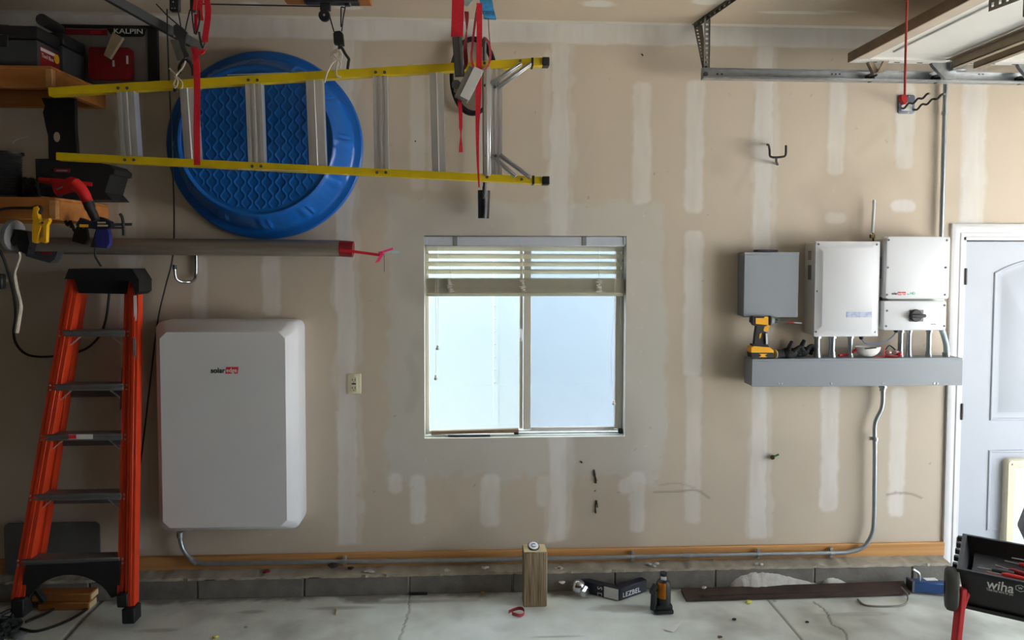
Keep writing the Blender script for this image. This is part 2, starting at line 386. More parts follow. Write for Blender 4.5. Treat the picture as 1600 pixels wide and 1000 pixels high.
for pts, w in (([(928,734),(929,741),(931,749),(931,755)], 3.4), ([(932,782),(930.5,792),(931,802)], 2.6), ([(933,785),(934,793)], 1.8), ([(907,721),(910,723)], 2), ([(929,767),(930.5,767)], 2), ([(1088,58),(1090,61)], 1), ([(1002,84),(1005,87)], 2.2), ([(648,220),(650,221)], 2.6)):
    p = [at(x, y, -.003) for x, y in pts]
    part('torn_paper', MB().tube(smooth_path(p, 3) if len(p) > 2 else p, [w*mpp(0)*.5*random.uniform(.6,1.2) for _ in (smooth_path(p, 3) if len(p) > 2 else p)], 6), 'torn', wall_back)
# window reveal
rv = MB(); T = .13; g = .001
rv.box((WX0-.02, 0.001, WZ0-.02), (WX0, T, WZ1+.02)); rv.box((WX1, .001, WZ0-.02), (WX1+.02, T, WZ1+.02))
rv.box((WX0, .001, WZ1), (WX1, T, WZ1+.02)); rv.box((WX0, .001, WZ0-.02), (WX1, T, WZ0))
part('window_reveal', rv, mat('reveal_plaster', (205,203,192), .9, 0, .05, 8), wall_back)
# --- ceiling
CX = axis([XL, XR], .03); CY = np.concatenate([np.linspace(YF, -1.4, 6)[:-1], axis([-1.4, 0], .012)]); AX, AY = np.meshgrid(CX, CY)
c1 = vnoise(AX, AY, 5, 21); cm = np.clip((AY+.05+c1*.02)/.012+.5, 0, 1)*.7
for px, py, a, b in ((935,6,.09,.06), (545,12,.1,.05), (392,6,.07,.05), (1110,2,.1,.06), (1310,18,.12,.02), (700,-5,.1,.05), (1250,20,.25,.03)):
    p = atz(px, py, ZC); cm = np.maximum(cm, np.clip((1-np.hypot((AX-p.x)/a, (AY-p.y)/b)+c1*.9)/.3, 0, 1)*.8)
grid_mesh('ceiling', CX, CY, lambda X, Y: np.stack([X, Y, np.full_like(X, ZC)], -1), None, dict(mud=cm),
    layered('ceiling_drywall', (196,180,160), [('mud', (224,219,212))], .92, 1.2, .06, .1, 150), 'tan drywall garage ceiling with compound dabs', 'ceiling')
# --- floor: concrete slab with control joints, cracks, damp and dirt
FX = axis([XL, XR], .0075); FY = np.concatenate([np.linspace(YF, -.78, 8)[:-1], axis([-.78, 0], .0065)]); AX, AY = np.meshgrid(FX, FY)
f1 = vnoise(AX, AY, 6, 31); f2 = vnoise(AX, AY, 22, 32); f3 = vnoise(AX, AY, 1.7, 33)
dirt = np.clip((AY-YCURB+.07+f1*.16+f2*.06)/.06, 0, 1)*.75
stain = np.clip((f3+f1*.5-.08)*2.4, 0, .5)
for px, py, a, b in ((250,985,.14,.03), (390,956,.1,.03), (520,950,.25,.03), (860,995,.16,.015), (640,940,.4,.03), (980,950,.25,.05), (1330,960,.3,.03)):
    p = atz(px, py); stain = np.maximum(stain, np.clip((1-np.hypot((AX-p.x)/a, (AY-p.y)/b)+f1*1.2)/.5, 0, 1)*.5)
pale = np.clip((f3*-1+f1*.7+.06)*2.5, 0, .8)  # pale mottling; its greenish lift stands in for window light on the slab
cut = np.zeros_like(AX)
def crack(pts, w, wig):
    p = smooth_path([atz(x, y) for x, y in pts], 14); 
    p = [q+Vector((random.uniform(-wig, wig), random.uniform(-wig, wig), 0)) for q in p]
    for a, b in zip(p[:-1], p[1:]):
        ii = np.where((FX > min(a.x, b.x)-.04) & (FX < max(a.x, b.x)+.04))[0]; jj = np.where((FY > min(a.y, b.y)-.04) & (FY < max(a.y, b.y)+.04))[0]
        if not len(ii) or not len(jj): continue
        sl = np.s_[jj[0]:jj[-1]+1, ii[0]:ii[-1]+1]; dx, dy = b.x-a.x, b.y-a.y
        t = np.clip(((AX[sl]-a.x)*dx+(AY[sl]-a.y)*dy)/(dx*dx+dy*dy+1e-9), 0, 1); d = np.hypot(AX[sl]-a.x-t*dx, AY[sl]-a.y-t*dy)
        cut[sl] = np.maximum(cut[sl], np.clip((w-d)/.007+.5, 0, 1))
crack([(1200,938),(1226,968),(1258,1006)], .006, 0); crack([(168,931),(132,965),(92,1008)], .011, .002)
crack([(1270,940),(1290,955),(1300,975),(1318,985),(1326,1004)], .004, .006); crack([(640,930),(638,955),(632,975),(622,1004)], .003, .006)
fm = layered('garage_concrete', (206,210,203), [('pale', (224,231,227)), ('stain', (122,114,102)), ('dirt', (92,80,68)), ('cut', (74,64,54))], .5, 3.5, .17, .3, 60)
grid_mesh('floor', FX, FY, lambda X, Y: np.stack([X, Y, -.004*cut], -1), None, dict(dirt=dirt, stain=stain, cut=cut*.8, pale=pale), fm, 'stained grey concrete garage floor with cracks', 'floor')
# --- concrete block curb, mortar cap and sill plate along the foot of the wall
CUX1 = at(1484, 900, YCURB).x; ZCB = at(800, 893, YCURB).z
curb = tag(bpy.data.objects.new('concrete_curb', None), 'grey concrete block curb along the foot of the wall', 'curb', None, 'structure'); COL.objects.link(curb)
jx = at(801, 910, YCURB).x; bl = .6; k0 = int(math.floor((XL-jx)/bl))
for k in range(k0, 30):
    a, b = max(XL+.01, jx+k*bl), min(CUX1, jx+(k+1)*bl)
    if b-a < .02: continue
    part('concrete_block', MB().box((a+.003, YCURB+random.uniform(-.003,.003), 0), (b-.003, 0, ZCB-.012), .006), 'concrete_b', curb)
part('mortar_joint', MB().box((XL+.01, YCURB+.008, 0), (CUX1-.01, -.001, ZCB-.014)), 'mortar', curb)
cap = MB(); NX = 260; top = []; 
for i in range(NX+1):
    x = XL+.01+(CUX1-XL-.01)*i/NX; e = YCURB-.002+random.uniform(-.006,.006); z = ZCB+random.uniform(-.004,.004)
    top.append([Vector((x, 0, ZCB-.016)), Vector((x, e, ZCB-.016)), Vector((x, e+.004, z-.002)), Vector((x, -.05, z+.006)), Vector((x, 0, z+.012))])
cap.loft(top); part('mortar_cap', cap, 'mortar', curb)
for px, py in ((875,890),(1022,885),(1120,889),(1188,884),(700,893),(575,895),(760,889),(470,903)):
    p = at(px, py, YCURB+.01); mb = MB(); 
    for _ in range(4): mb.ball(p+Vector((random.uniform(-.025,.025), random.uniform(0,.03), random.uniform(-.003,.004))), random.uniform(.006,.012), 4, (1.5,1,.6))
    part('mortar_crumb', mb, 'powder', curb)
za, zb = at(800, 862, -.02).z, at(800, 893, -.02).z
struct('baseboard_back', MB().box((XL+.01, -.022, ZCB+.004), (at(1476, 860, -.02).x, -.001, .212), .003), 'sill', 'orange-brown lumber sill plate along the foot of the drywall', 'baseboard')
# --- other walls of the garage (beyond the frame)
WM = mat('side_drywall', (176,160,138), .92, 0, .06, 2); WD = mat('bounce_cut_brown', (60,52,44), .9, 0, .2, 2)  # WD: left and rear walls coloured dark to cut bounce light
struct('wall_left', MB().box((XL-.1, YF, 0), (XL, 0, ZC)), WD, 'side wall beyond the shelves, coloured dark to cut bounce light', 'wall')
struct('wall_front', MB().box((XL-.1, YF-.1, 0), (XR+.1, YF, ZC)), WD, 'wall behind the viewer, coloured dark to cut bounce light', 'wall')
wr = MB(); wr.box((XR, YF, 0), (XR+.14, OPY0, ZC)); wr.box((XR, OPY1, 0), (XR+.14, 0, ZC)); wr.box((XR, OPY0, OPZ), (XR+.14, OPY1, ZC))
struct('wall_right', wr, WM, 'tan drywall wall around the open garage doorway', 'wall')
struct('ground', MB().box((XR+.0, -14, -.12), (22, 14, -.02)), 'ground', 'grey concrete driveway outside the garage', 'ground')
rf = MB(); rf.box((XL-.3, YF-.3, ZC+.05), (XR+.35, .45, ZC+.12)); struct('added_shade_eave', rf, mat('shade_eave_board', (120,110,100), .9), 'unseen roof eave added to keep sky light off the trailer', 'roof')  # unseen overhang, added to limit the sky light outside the window
struct('unseen_dim_yard', MB().box((XL-6, .15, -.12), (XR-.01, 9, -.02)), 'dim_ground', 'unseen dark ground added to cut bounce onto the trailer', 'ground')  # unseen ground, made up dark so little sun bounces onto the trailer
portal('window_portal', ((WX0+WX1)/2, .145, (WZ0+WZ1)/2), (R(-90), 0, 0), WX1-WX0, WZ1-WZ0)
# --- trailer standing outside the window
TY = 1.25
tr = thing('trailer', 'white riveted trailer side standing outside the window', 'trailer', (.3, TY, 0))
part('side_panel', MB().box((-3.2, TY, .35), (4.2, TY+1.6, 2.55), .03), 'trailer', tr)
part('panel_seam', MB().box((at(775, 500, TY).x-.02, TY-.003, .4), (at(775, 500, TY).x+.02, TY, 2.5), .001), 'trailer', tr)
rx = at(773, 500, TY).x; rvt = part('rivet', MB().lathe((rx, TY-.003, 1.0), (0,-1,0), [(.006,0),(.005,.002),(.001,.003)], 10), 'steel', tr)
copies(rvt, [(0,0,.097*i) for i in range(1, 15)])
part('chassis_rail', MB().box((-3.1, TY+.05, .2), (4.1, TY+.15, .36), .01), 'dsteel', tr)
for wx in (-2.2, 3.2): part('wheel', MB().lathe((wx, TY+.02, .3), (0,1,0), [(.1,0),(.28,.01),(.32,.05),(.32,.2),(.28,.24)], 24), 'rubber', tr)
# ------------------------------------------------------------------ window
win = tag(bpy.data.objects.new('window_1', None), 'sliding window with beige vinyl frame beside the white trailer', 'window', None, 'structure'); COL.objects.link(win)
win.location = (0,0,0)
Y0, Y1 = .085, .125
fr = MB()
def wf(mb, x0, y0, x1, y1, Yf, Yb, b=.003): return mb.fbox(x0, y0, x1, y1, Yf, Yb, b)
ai = lambda x, y, Y: at(x, y, Y)
gl0, gl1 = ai(670.5,0,Y0).x, ai(811.5,0,Y0).x; gr0, gr1 = ai(829.5,600,Y0).x, ai(960,600,Y0).x
gl0, gl1 = ai(670.5,600,Y0).x, ai(811.5,600,Y0).x; gb = ai(745,673,Y0).z; gbr = ai(890,666.5,Y0).z
fr.box((WX0, Y0, WZ0), (gl0, Y1, WZ1), .003)
fr.box((ai(969,600,Y0).x, Y0-.012, WZ0), (WX1, Y1, WZ1), .003); fr.box((WX0, Y0, WZ1-.035), (WX1, Y1, WZ1), .003)
part('window_frame', fr, 'vinyl', win)
part('fixed_sash', MB().box((gl0, Y0+.008, WZ0+.01), (gl1, Y1, gb), .003), 'vinyl', win)
part('meeting_stile', MB().box((gl1, Y0-.004, WZ0+.035), (ai(816.5,600,Y0).x, Y1, WZ1-.03), .003), 'vinyl', win)
sl = MB(); a0 = ai(818,600,Y0).x
sl.box((a0, Y0-.014, WZ0+.03), (gr0, Y0+.016, WZ1-.03), .004); sl.box((gr1, Y0-.014, WZ0+.03), (ai(968,600,Y0).x, Y0+.016, WZ1-.03), .004); sl.box((gr0, Y0-.014, ai(890,673,Y0).z), (gr1, Y0+.016, gbr), .004)
sash = part('sliding_sash', sl, 'vinyl', win)
lt = MB(); x = ai(814.5,515,Y0-.02).x; lt.box((x-.008, Y0-.024, ai(0,536,Y0).z), (x+.006, Y0-.004, ai(0,516,Y0).z), .004); lt.box((x-.003, Y0-.034, ai(0,530,Y0).z), (x+.004, Y0-.02, ai(0,521,Y0).z), .003)
part('latch', lt, 'white', win)
part('pane', MB().box((gl0, Y0+.018, gb), (gl1, Y0+.022, WZ1-.03)), M_['glass_l'], win)
part('pane', MB().box((gr0, Y0-.001, gbr), (gr1, Y0+.003, WZ1-.03)), M_['glass_r'], win)
for zz in (.010, .024): part('track', MB().box((ai(806,600,Y0).x, Y0-.022, WZ0+zz-.004), (WX1-.004, Y0-.014, WZ0+zz+.004), .001), 'alu', win)
part('sill_channel', MB().box((WX0, Y0-.05, WZ0), (WX1, Y1, WZ0+.006), .002), mat('pale_sill_vinyl', (218,222,212), .5), win)
for px in (807, 970): part('track_stop', MB().box((ai(px,680,.05).x-.014, Y0-.04, WZ0+.006), (ai(px,680,.05).x+.012, Y0-.013, WZ0+.034), .003), 'rubber', win)
stk = MB(); p0, p1 = at(674,680,.055), at(810,672,.055); p0.z = max(p0.z, WZ0+.022); stk.bar(p0, p1, .03, .02, bev=.002)
solo('wooden_stick', stk, 'stick', 'weathered wooden stick propped in the window track', 'stick')
solo('wood_scrap', MB().bar(at(700,681.8,.03)+Vector((0,0,.004)), at(766,681.5,.03)+Vector((0,0,.004)), .02, .008, bev=.001), 'dgrey', 'thin dark wood strip on the window sill under the stick', 'stick')
# ------------------------------------------------------------------ blind
BY = .04
bl_ = thing('window_blind', 'half-raised cream slat blind in the window', 'blind', ((WX0+WX1)/2, BY, 1.75))
hx0, hx1 = WX0+.008, WX1-.008
part('headrail', MB().box((hx0, BY-.032, at(0,382,0).z+.0), (hx1, BY+.03, WZ1-.004), .004), 'headrail', bl_)
for px in (711, 913): part('mount_bracket', MB().fbox(px-3.5, 369.5, px+3.5, 384, BY-.035, BY+.03, .002), 'grey', bl_)
for px in (665, 977): part('end_bracket', MB().fbox(px-3, 369.5, px+3, 382.5, BY-.036, BY+.03, .002), 'headrail', bl_)
def slat(zc, tilt, w=.05, t=.0028, sag=0):
    mb = MB(); rings = []
    for x in (hx0+.004, hx1-.004):
        r_ = []
        for sgn in (1, -1):
            for i in range(7):
                u = (i/6-.5)*sgn; y = u*w; z = .0035*(1-4*u*u)+sgn*t/2
                r_.append(Vector((x, BY+y*math.cos(tilt)-z*math.sin(tilt), zc+y*math.sin(tilt)+z*math.cos(tilt))))
        rings.append(r_)
    return mb.loft(rings)
zt = [at(820, y, BY).z for y in (388.5, 400.5, 412.5, 424.5)]
s0 = part('slat', slat(zt[0], R(-33)), 'blind', bl_)
copies(s0, [(0,0,z-zt[0]) for z in zt[1:]])
zs0, zs1 = at(820, 435, BY-.025).z, at(820, 456.5, BY-.025).z; NS = 20
s1 = part('slat', slat(zs0-.003, R(2)), 'blind', bl_)
for i in range(1, NS):
    c = s1.copy(); COL.objects.link(c); c.location = Vector((random.uniform(-.002,.002), random.uniform(-.002,.002), (zs1-zs0)*i/NS)); 
part('bottom_rail', MB().box((hx0+.004, BY-.027, at(0,463.5,0).z), (hx1-.004, BY+.025, zs1-.003), .004), 'blind', bl_)
for px in (704, 816, 936):
    part('ladder_cord', MB().tube([at(px, 383, BY-.029), at(px, 435, BY-.031)], .0016, 5), 'cord', bl_)
    p = []
    for i in range(26): p.append(at(px+random.uniform(-6,6), 436+i*.85, BY-.034+random.uniform(-.006,.002)))
    part('tangled_cord', MB().tube(smooth_path(p, 3), .0021, 5), 'cord', bl_)
for pts, ty in (([(684,383),(684.5,460),(684,537)], 543), ([(680.5,383),(681,480),(681,585)], 590), ([(961,383),(960,480),(955.5,540),(955.5,580),(959,622)], 629)):
    part('pull_cord', MB().tube(smooth_path([at(x, y, BY-.036) for x, y in pts], 4), .0011, 5), 'cord', bl_)
    p = at(pts[-1][0], ty, BY-.036); part('tassel', MB().lathe(p-Vector((0,0,.016)), (0,0,1), [(.004,0),(.010,.003),(.011,.012),(.006,.018),(.008,.024),(.003,.032)], 12), 'cord', bl_)
# ------------------------------------------------------------------ door, casing, pet door
door = tag(bpy.data.objects.new('door_1', None), 'white panelled entry door at the right with dark hinges', 'door', None, 'structure'); COL.objects.link(door)
DYF = .012
part('door_slab', MB().box((DX0+.006, DYF, .05), (DX1-.006, DYF+.044, DZ1-.006), .002), 'doorp', door)
def panel_ring(poly):
    c = Vector((sum(p[0] for p in poly)/len(poly), 0, sum(p[1] for p in poly)/len(poly)))
    def off(s): 
        n = len(poly); out = []
        for i in range(n):
            a, b, d = Vector(poly[i-1]), Vector(poly[i]), Vector(poly[(i+1) % n])
            e1 = (b-a).normalized(); e2 = (d-b).normalized(); n1_ = Vector((-e1.y, e1.x)); n2_ = Vector((-e2.y, e2.x)); nn = (n1_+n2_).normalized(); k = s/max(.3, nn.dot(n1_)); out.append(b+nn*k)
        return out
    mb = MB(); rings = []
    for s, y in ((0, 0.), (.004, -.007), (.012, -.008), (.018, -.002), (.045, -.0015), (.055, -.006)):
        rings.append([Vector((p.x, DYF+y, p.y)) for p in off(s)])
    return mb.loft(rings, False, True)
px0 = at(1553, 425, DYF).x; px1 = DX1-(px0-DX0); zb_, zt_ = at(1553, 657, DYF).z, at(1553, 426, DYF).z
arch = [(px0, zb_), (px1, zb_), (px1, zt_)]+[(px1+(px0-px1)*i/12, zt_+.085*math.sin(math.pi*i/12)**.9) for i in range(1, 12)]+[(px0, zt_)]
part('arched_panel', panel_ring(arch), 'doorp', door)
zt2 = at(1543, 703, DYF).z; part('lower_panel', panel_ring([(px0, .27), (px1, .27), (px1, zt2), (px0, zt2)]), 'doorp', door)
for py in (432, 643, 851):
    zc_ = at(1500, py, 0).z; hb = MB(); hb.cyl((DX0-.001, -.005, zc_-.05), (DX0-.001, -.005, zc_+.05), .007, n=10); hb.box((DX0-.004, -.002, zc_-.048), (DX0+.012, .011, zc_+.048), .001)
    part('hinge', hb, 'hinge', door)
kn = MB().lathe((DX1-.07, DYF, .98), (0,-1,0), [(.03,0),(.03,.008),(.012,.012),(.012,.04),(.028,.05),(.03,.065),(.015,.078)], 20); part('knob', kn, 'steel', door)
tr1 = MB(); xo = at(1482, 600, -.02).x
prof = [(0,0),(0,-.016),(.012,-.02),(.03,-.019),(.034,-.013),(.052,-.011),(.058,-.016),(.074,-.015),(.08,-.008),(.082,0)]
def casing(mb):
    Wc = DX0-.018-xo; sc = Wc/.082
    pr = [(u*sc, y) for u, y in prof]; X1 = DX1+.018+Wc; Zt = DZ1+.018+Wc
    rings = [[Vector((xo+u, y, .05)) for u, y in pr], [Vector((xo+u, y, Zt-u)) for u, y in pr], [Vector((X1-u, y, Zt-u)) for u, y in pr], [Vector((X1-u, y, .05)) for u, y in pr]]
    return mb.loft(rings)
casing(tr1); struct('trim_1', tr1, 'trim', 'white moulded casing around the entry door', 'trim')
jb = MB(); jb.box((DX0-.02, -.004, 0.05), (DX0, .13, DZ1+.02), .002); jb.box((DX1, -.004, .05), (DX1+.02, .13, DZ1+.02), .002); jb.box((DX0-.02, -.004, DZ1), (DX1+.02, .13, DZ1+.02), .002); jb.box((DX0-.02, -.06, .0), (DX1+.02, .13, .05), .004)
struct('trim_2', jb, 'trim', 'white door jamb and threshold', 'trim')
bk = MB(); bk.box((DX0, .1, .05), (DX1, .12, DZ1)); struct('trim_3', bk, 'trim', 'white weather stop behind the entry door', 'trim')
pd = thing('pet_door', 'cream framed pet door set low in the entry door', 'pet door', (at(1640,850,-.03).x, -.03, .3))
pz1 = at(1580, 718, -.035).z; pxa = at(1573, 760, -.035).x; pxb = pxa+.40; pz0 = pz1-.62; w_ = .055
fr = MB(); fr.loft([rrect(pxa, pxb, pz0, pz1, .03, .011), rrect(pxa, pxb, pz0, pz1, .03, -.028), rrect(pxa+.008, pxb-.008, pz0+.008, pz1-.008, .025, -.036), rrect(pxa+w_-.006, pxb-w_+.006, pz0+w_-.006, pz1-w_+.006, .01, -.036), rrect(pxa+w_, pxb-w_, pz0+w_, pz1-w_, .01, -.02)], True, False)
part('frame', fr, 'ivory', pd); part('flap', MB().box((pxa+w_-.004, -.02, pz0+w_-.004), (pxb-w_+.004, -.012, pz1-w_+.004), .003), 'white', pd)
for i in range(2): part('screw', MB().lathe((pxa+.03+i*.34, -.036, pz1-.03), (0,-1,0), [(.006,0),(.005,.002),(.001,.003)], 10), 'grey', pd)
# ================================================================== WALL-MOUNTED EQUIPMENT
def screws(parent, pix, Y, m='grey', r=.0065):
    p0 = at(*pix[0], Y); s = part('screw', MB().lathe(p0, (0,-1,0), [(r,0),(r*.95,.0025),(r*.6,.0035),(r*.5,.0022),(.0005,.0022)], 10), m, parent)
    copies(s, [at(x, y, Y)-p0 for x, y in pix[1:]])
def logo(parent, xa, xm, xb, yb, yt, Y):
    """black word followed by a red slanted block with white letters"""
    a, m, b, t = at(xa, yb, Y), at(xm, yb, Y), at(xb, yb, Y), at(xa, yt, Y); h = t.z-a.z; z = a.z
    part('lettering', MB().text('solar', (a.x, Y, z), h*1.25, bold=.0007*h/.03, fit=m.x-a.x-.06*h), 'text_b', parent)
    part('logo_block', MB().prism([(m.x, z-.14*h), (b.x-.14*h, z-.14*h), (b.x+.05*h, z+1.0*h), (m.x+.1*h, z+1.0*h)], Y-.0006, Y+.0003), 'text_r', parent)
    part('lettering', MB().text('edge', (m.x+.1*h, Y-.001, z+.1*h), h*1.05, bold=.0003*h/.03, fit=b.x-m.x-.35*h), 'text_w', parent)
# --- big white battery cabinet
bt = thing('battery_cabinet', 'large white wall battery cabinet with slanted edges', 'battery', at(358, 832, -.12))
YB = -.25; a, b = at(247.7, 517.8, YB), at(450, 823.6, YB)
x0, x1, z1, z0 = a.x, b.x, a.z, b.z; g1 = .05
bd = MB().loft([rrect(x0-g1+.004, x1+g1-.004, z0-g1*.8+.004, z1+g1-.004, .045, -.001), rrect(x0-g1, x1+g1, z0-g1*.8, z1+g1, .05, -.03), rrect(x0-g1, x1+g1, z0-g1*.8, z1+g1, .05, -.165),
    rrect(x0-g1+.006, x1+g1-.006, z0-g1*.8+.006, z1+g1-.006, .05, -.178), rrect(x0+.002, x1-.002, z0+.002, z1-.002, .036, YB+.006, chamfer=True), rrect(x0+.005, x1-.005, z0+.005, z1-.005, .036, YB, chamfer=True)])
part('cabinet_body', bd, 'white', bt)
p = at(329, 582.5, YB-.0005); logo(bt, 329, 352.5, 372.5, 582.7, 573.5, YB-.0006)
# --- grey breaker box
bb = thing('breaker_box', 'grey metal breaker box on the wall above the yellow driver', 'electrical box', at(1205, 496, -.06))
a, b = at(1163, 394, -.11), at(1246.5, 495.5, -.11)
part('enclosure', MB().box((a.x+.004, -.10, b.z+.004), (b.x-.004, 0, a.z-.004), .003), 'greybox', bb)
part('cover', MB().box((a.x, -.112, b.z), (b.x, -.095, a.z), .003), 'greybox', bb)
part('hub_plate', MB().fbox(1183, 390, 1216, 394.5, -.08, -.02, .003), 'dgrey', bb)
part('cover_lip', MB().box((a.x-.001, -.114, a.z-.016), (b.x+.001, -.09, a.z+.001), .002), 'greybox', bb)
screws(bb, [(1160, 402)], -.09, 'steel', .005)
# --- large inverter with bevelled lid
iv = thing('inverter', 'tall white inverter box with a silver label', 'inverter', at(1320, 526, -.08))
YI = -.155; a, b = at(1275.5, 377, YI), at(1373, 526, YI); x0, x1, z1, z0 = a.x, b.x, a.z, b.z
part('housing', MB().box((x0+.004, -.128, z0+.006), (x1-.004, 0, z1-.004), .006), 'cream', iv)
ld = MB().loft([rrect(x0, x1, z0, z1, .008, -.126), rrect(x0, x1, z0, z1, .008, -.146), rrect(x0+.002, x1-.002, z0+.002, z1-.002, .008, -.148), rrect(x0+.012, x1-.012, z0+.012, z1-.012, .02, -.148, chamfer=True),
   rrect(x0+.034, x1-.024, z0+.034, z1-.03, .034, -.168, chamfer=True)])
part('lid', ld, 'white', iv)
screws(iv, [(1279,381.5),(1370,382),(1277,455),(1368.5,455),(1274.8,518.5),(1366.5,518.5)], -.149)
part('label_plate', MB().fbox(1323, 487.3, 1362, 495.8, -.1695, -.166, .0005), 'silver', iv, 'silver label')
for i in range(6): part('vent_louver', MB().box((x0+.0, -.085, at(0,389+i*2.6,-.07).z-.003), (x0+.006, -.05, at(0,389+i*2.6,-.07).z+.002), .001), 'grey', iv)
part('side_label', MB().box((x0+.0025, -.09, at(0,436,-.07).z), (x0+.0045, -.05, at(0,412,-.07).z)), 'grey', iv, 'grey side sticker')
# --- antenna
an = thing('antenna', 'slim white rod antenna standing above the tall inverter', 'antenna', at(1364, 377, -.05))
part('rod', MB().lathe(at(1363.2, 364, -.05), at(1366, 312, -.05)-at(1363.2, 364, -.05), [(.007,0),(.0085,.004),(.0085,.19),(.006,.196),(.001,.198)], 14), 'white', an)
part('base_joint', MB().cyl(at(1364.5, 377, -.05), at(1364, 364, -.05), .006, n=10).fbox(1361, 366, 1368, 372, -.06, -.04, .002), 'brass', an)
# --- second inverter
v2 = thing('inverter', 'square white inverter with red and teal print above the switch box', 'inverter', at(1434, 467, -.08))
Y2 = -.165; a, b = at(1386, 369.5, Y2), at(1482.5, 467, Y2); x0, x1, z1, z0 = a.x, b.x, a.z, b.z
def rbox(x0, x1, z0, z1, r, Yf, Yb, e=.004): return MB().loft([rrect(x0, x1, z0, z1, r, Yb), rrect(x0, x1, z0, z1, r, Yf+e), rrect(x0+e*.3, x1-e*.3, z0+e*.3, z1-e*.3, r, Yf+e*.3), rrect(x0+e, x1-e, z0+e, z1-e, r, Yf)])
part('housing', rbox(x0+.008, x1-.008, z0+.006, z1-.006, .016, -.125, -.001), 'cream', v2)
part('lid', rbox(x0, x1, z0, z1, .014, Y2, -.12), 'white', v2)
screws(v2, [(1388.5,375),(1479.5,375.5),(1387.3,418),(1477.8,418),(1386,460.5),(1476.3,460.5)], Y2-.0005)
p = at(1393, 460.3, Y2-.001); logo(v2, 1393, 1402.5, 1415, 460.3, 456, Y2-.0005)
p = at(1422, 460.3, Y2-.001); part('lettering', MB().text('HD', (p.x, Y2-.0005, p.z), .021, bold=.0005), 'text_t', v2)
part('print_line', MB().box((p.x-.020, Y2-.001, p.z), (p.x-.004, Y2, p.z+.004)), 'text_t', v2)
vx = x0+.007
for i in range(14): part('heat_fin', MB().box((vx-.006, -.10, at(0,399+i*2.6,-.08).z-.003), (vx+.002, -.045, at(0,399+i*2.6,-.08).z+.0025), .0008), 'grey', v2)
# --- switch box
sb = thing('switch_box', 'white junction box with black rotary switch under the square inverter', 'switch box', at(1429, 516, -.08))
a, b = at(1381, 470.5, Y2), at(1478, 516, Y2); x0, x1, z1, z0 = a.x, b.x, a.z, b.z
part('housing', rbox(x0+.006, x1-.006, z0+.004, z1-.004, .012, -.13, -.001), 'cream', sb)
part('lid', rbox(x0, x1, z0, z1, .012, Y2, -.125), 'white', sb)
screws(sb, [(1386,485.5),(1476,477),(1384.5,509.5),(1475.5,509.5)], Y2-.0005)
sw = part('switch_plate', MB().fbox(1422, 484.5, 1443, 502.5, Y2-.006, Y2, .002), 'grey', sb)
c = at(1432.5, 493.3, Y2-.02); kb = MB().lathe((c.x, Y2-.006, c.z), (0,-1,0), [(.037,0),(.037,.006),(.033,.012),(.032,.018),(.001,.018)], 28)
kb.box((c.x-.045, Y2-.042, c.z-.010), (c.x+.047, Y2-.02, c.z+.010), .006); part('rotary_knob', kb, 'black', sb)
part('switch_mark', MB().text('solaredge', (at(1452,510,0).x*.965, Y2-.0005, at(0,510.5,Y2).z), .008), 'grey', sb)
part('gap_rail', MB().fbox(1388, 466, 1476, 472, -.10, -.03, .003), 'cream', sb)
# --- wireway trough
wy = thing('wireway', 'long grey metal wireway trough under the inverters', 'wireway', at(1338, 602, -.07))
YW = -.15; a, b = at(1175.5, 561, YW), at(1503, 602, YW); ZWT = a.z; ZWB = b.z
part('trough', MB().box((a.x, YW+.003, ZWB+.003), (b.x, -.026, ZWT), .002), 'greybox', wy)
part('front_cover', MB().box((a.x-.001, YW-.002, ZWB), (b.x+.001, YW+.003, ZWT-.012), .0015), 'greybox', wy)
part('top_lip', MB().box((a.x, YW-.001, ZWT-.013), (b.x, YW+.01, ZWT+.001), .0015), 'greybox', wy)
part('wall_spacer', MB().box((a.x+.05, -.028, ZWB+.02), (at(1478,0,0).x-.05, 0, ZWT-.02)), 'greybox', wy)
screws(wy, [(1216.5,599),(1221.5,599),(1298.5,599),(1379.5,599),(1459.5,599),(1464.5,599)], YW-.002, 'steel', .007)
# --- conduit nipples between boxes and wireway
def nipple(px, ytop, r, label, Y=-.085):
    t, b = at(px, ytop, Y), at(px, 557, Y); b.z = ZWT; b.x = t.x
    n = thing('conduit_nipple', label, 'conduit', b, 'short conduits standing on the wireway')
    part('pipe', MB().cyl(b, t, r, n=16), 'emt', n)
    for z, h in ((b.z, .012), (t.z-.02, .012)): part('lock_nut', MB().cyl((b.x, b.y, z), (b.x, b.y, z+h), r*1.32, n=8), 'steel', n)
    part('coupling', MB().cyl((b.x, b.y, b.z+.012), (b.x, b.y, b.z+.034), r*1.17, n=16), 'steel', n)
nipple(1277, 523, .017, 'steel conduit nipple below the tall inverter, nearest the black gloves')
nipple(1300.5, 523, .017, 'middle steel conduit nipple of three below the tall inverter')
nipple(1329, 523, .014, 'steel conduit nipple below the tall inverter beside the white mask')
nipple(1407.5, 514, .014, 'steel conduit nipple below the switch box beside the red glasses')
nipple(1421, 514, .013, 'second steel conduit nipple from the left below the switch box')
nipple(1452, 514, .014, 'third steel conduit nipple below the switch box, next to the flexible one')
fx = thing('flexible_conduit', 'pale curved flexible conduit at the right end of the wireway', 'conduit', at(1478, 557, -.085))
pth = smooth_path([at(1471,514,-.085), at(1474.5,524,-.085), at(1478,536,-.085), at(1479,547,-.085), Vector((at(1478.5,556,-.085).x, -.085, ZWT))], 5)
part('hose', MB().tube(pth, .016, 14), 'flexc', fx); part('connector', MB().cyl(pth[-1], pth[-1]+Vector((0,0,.025)), .021, n=10), 'steel', fx)
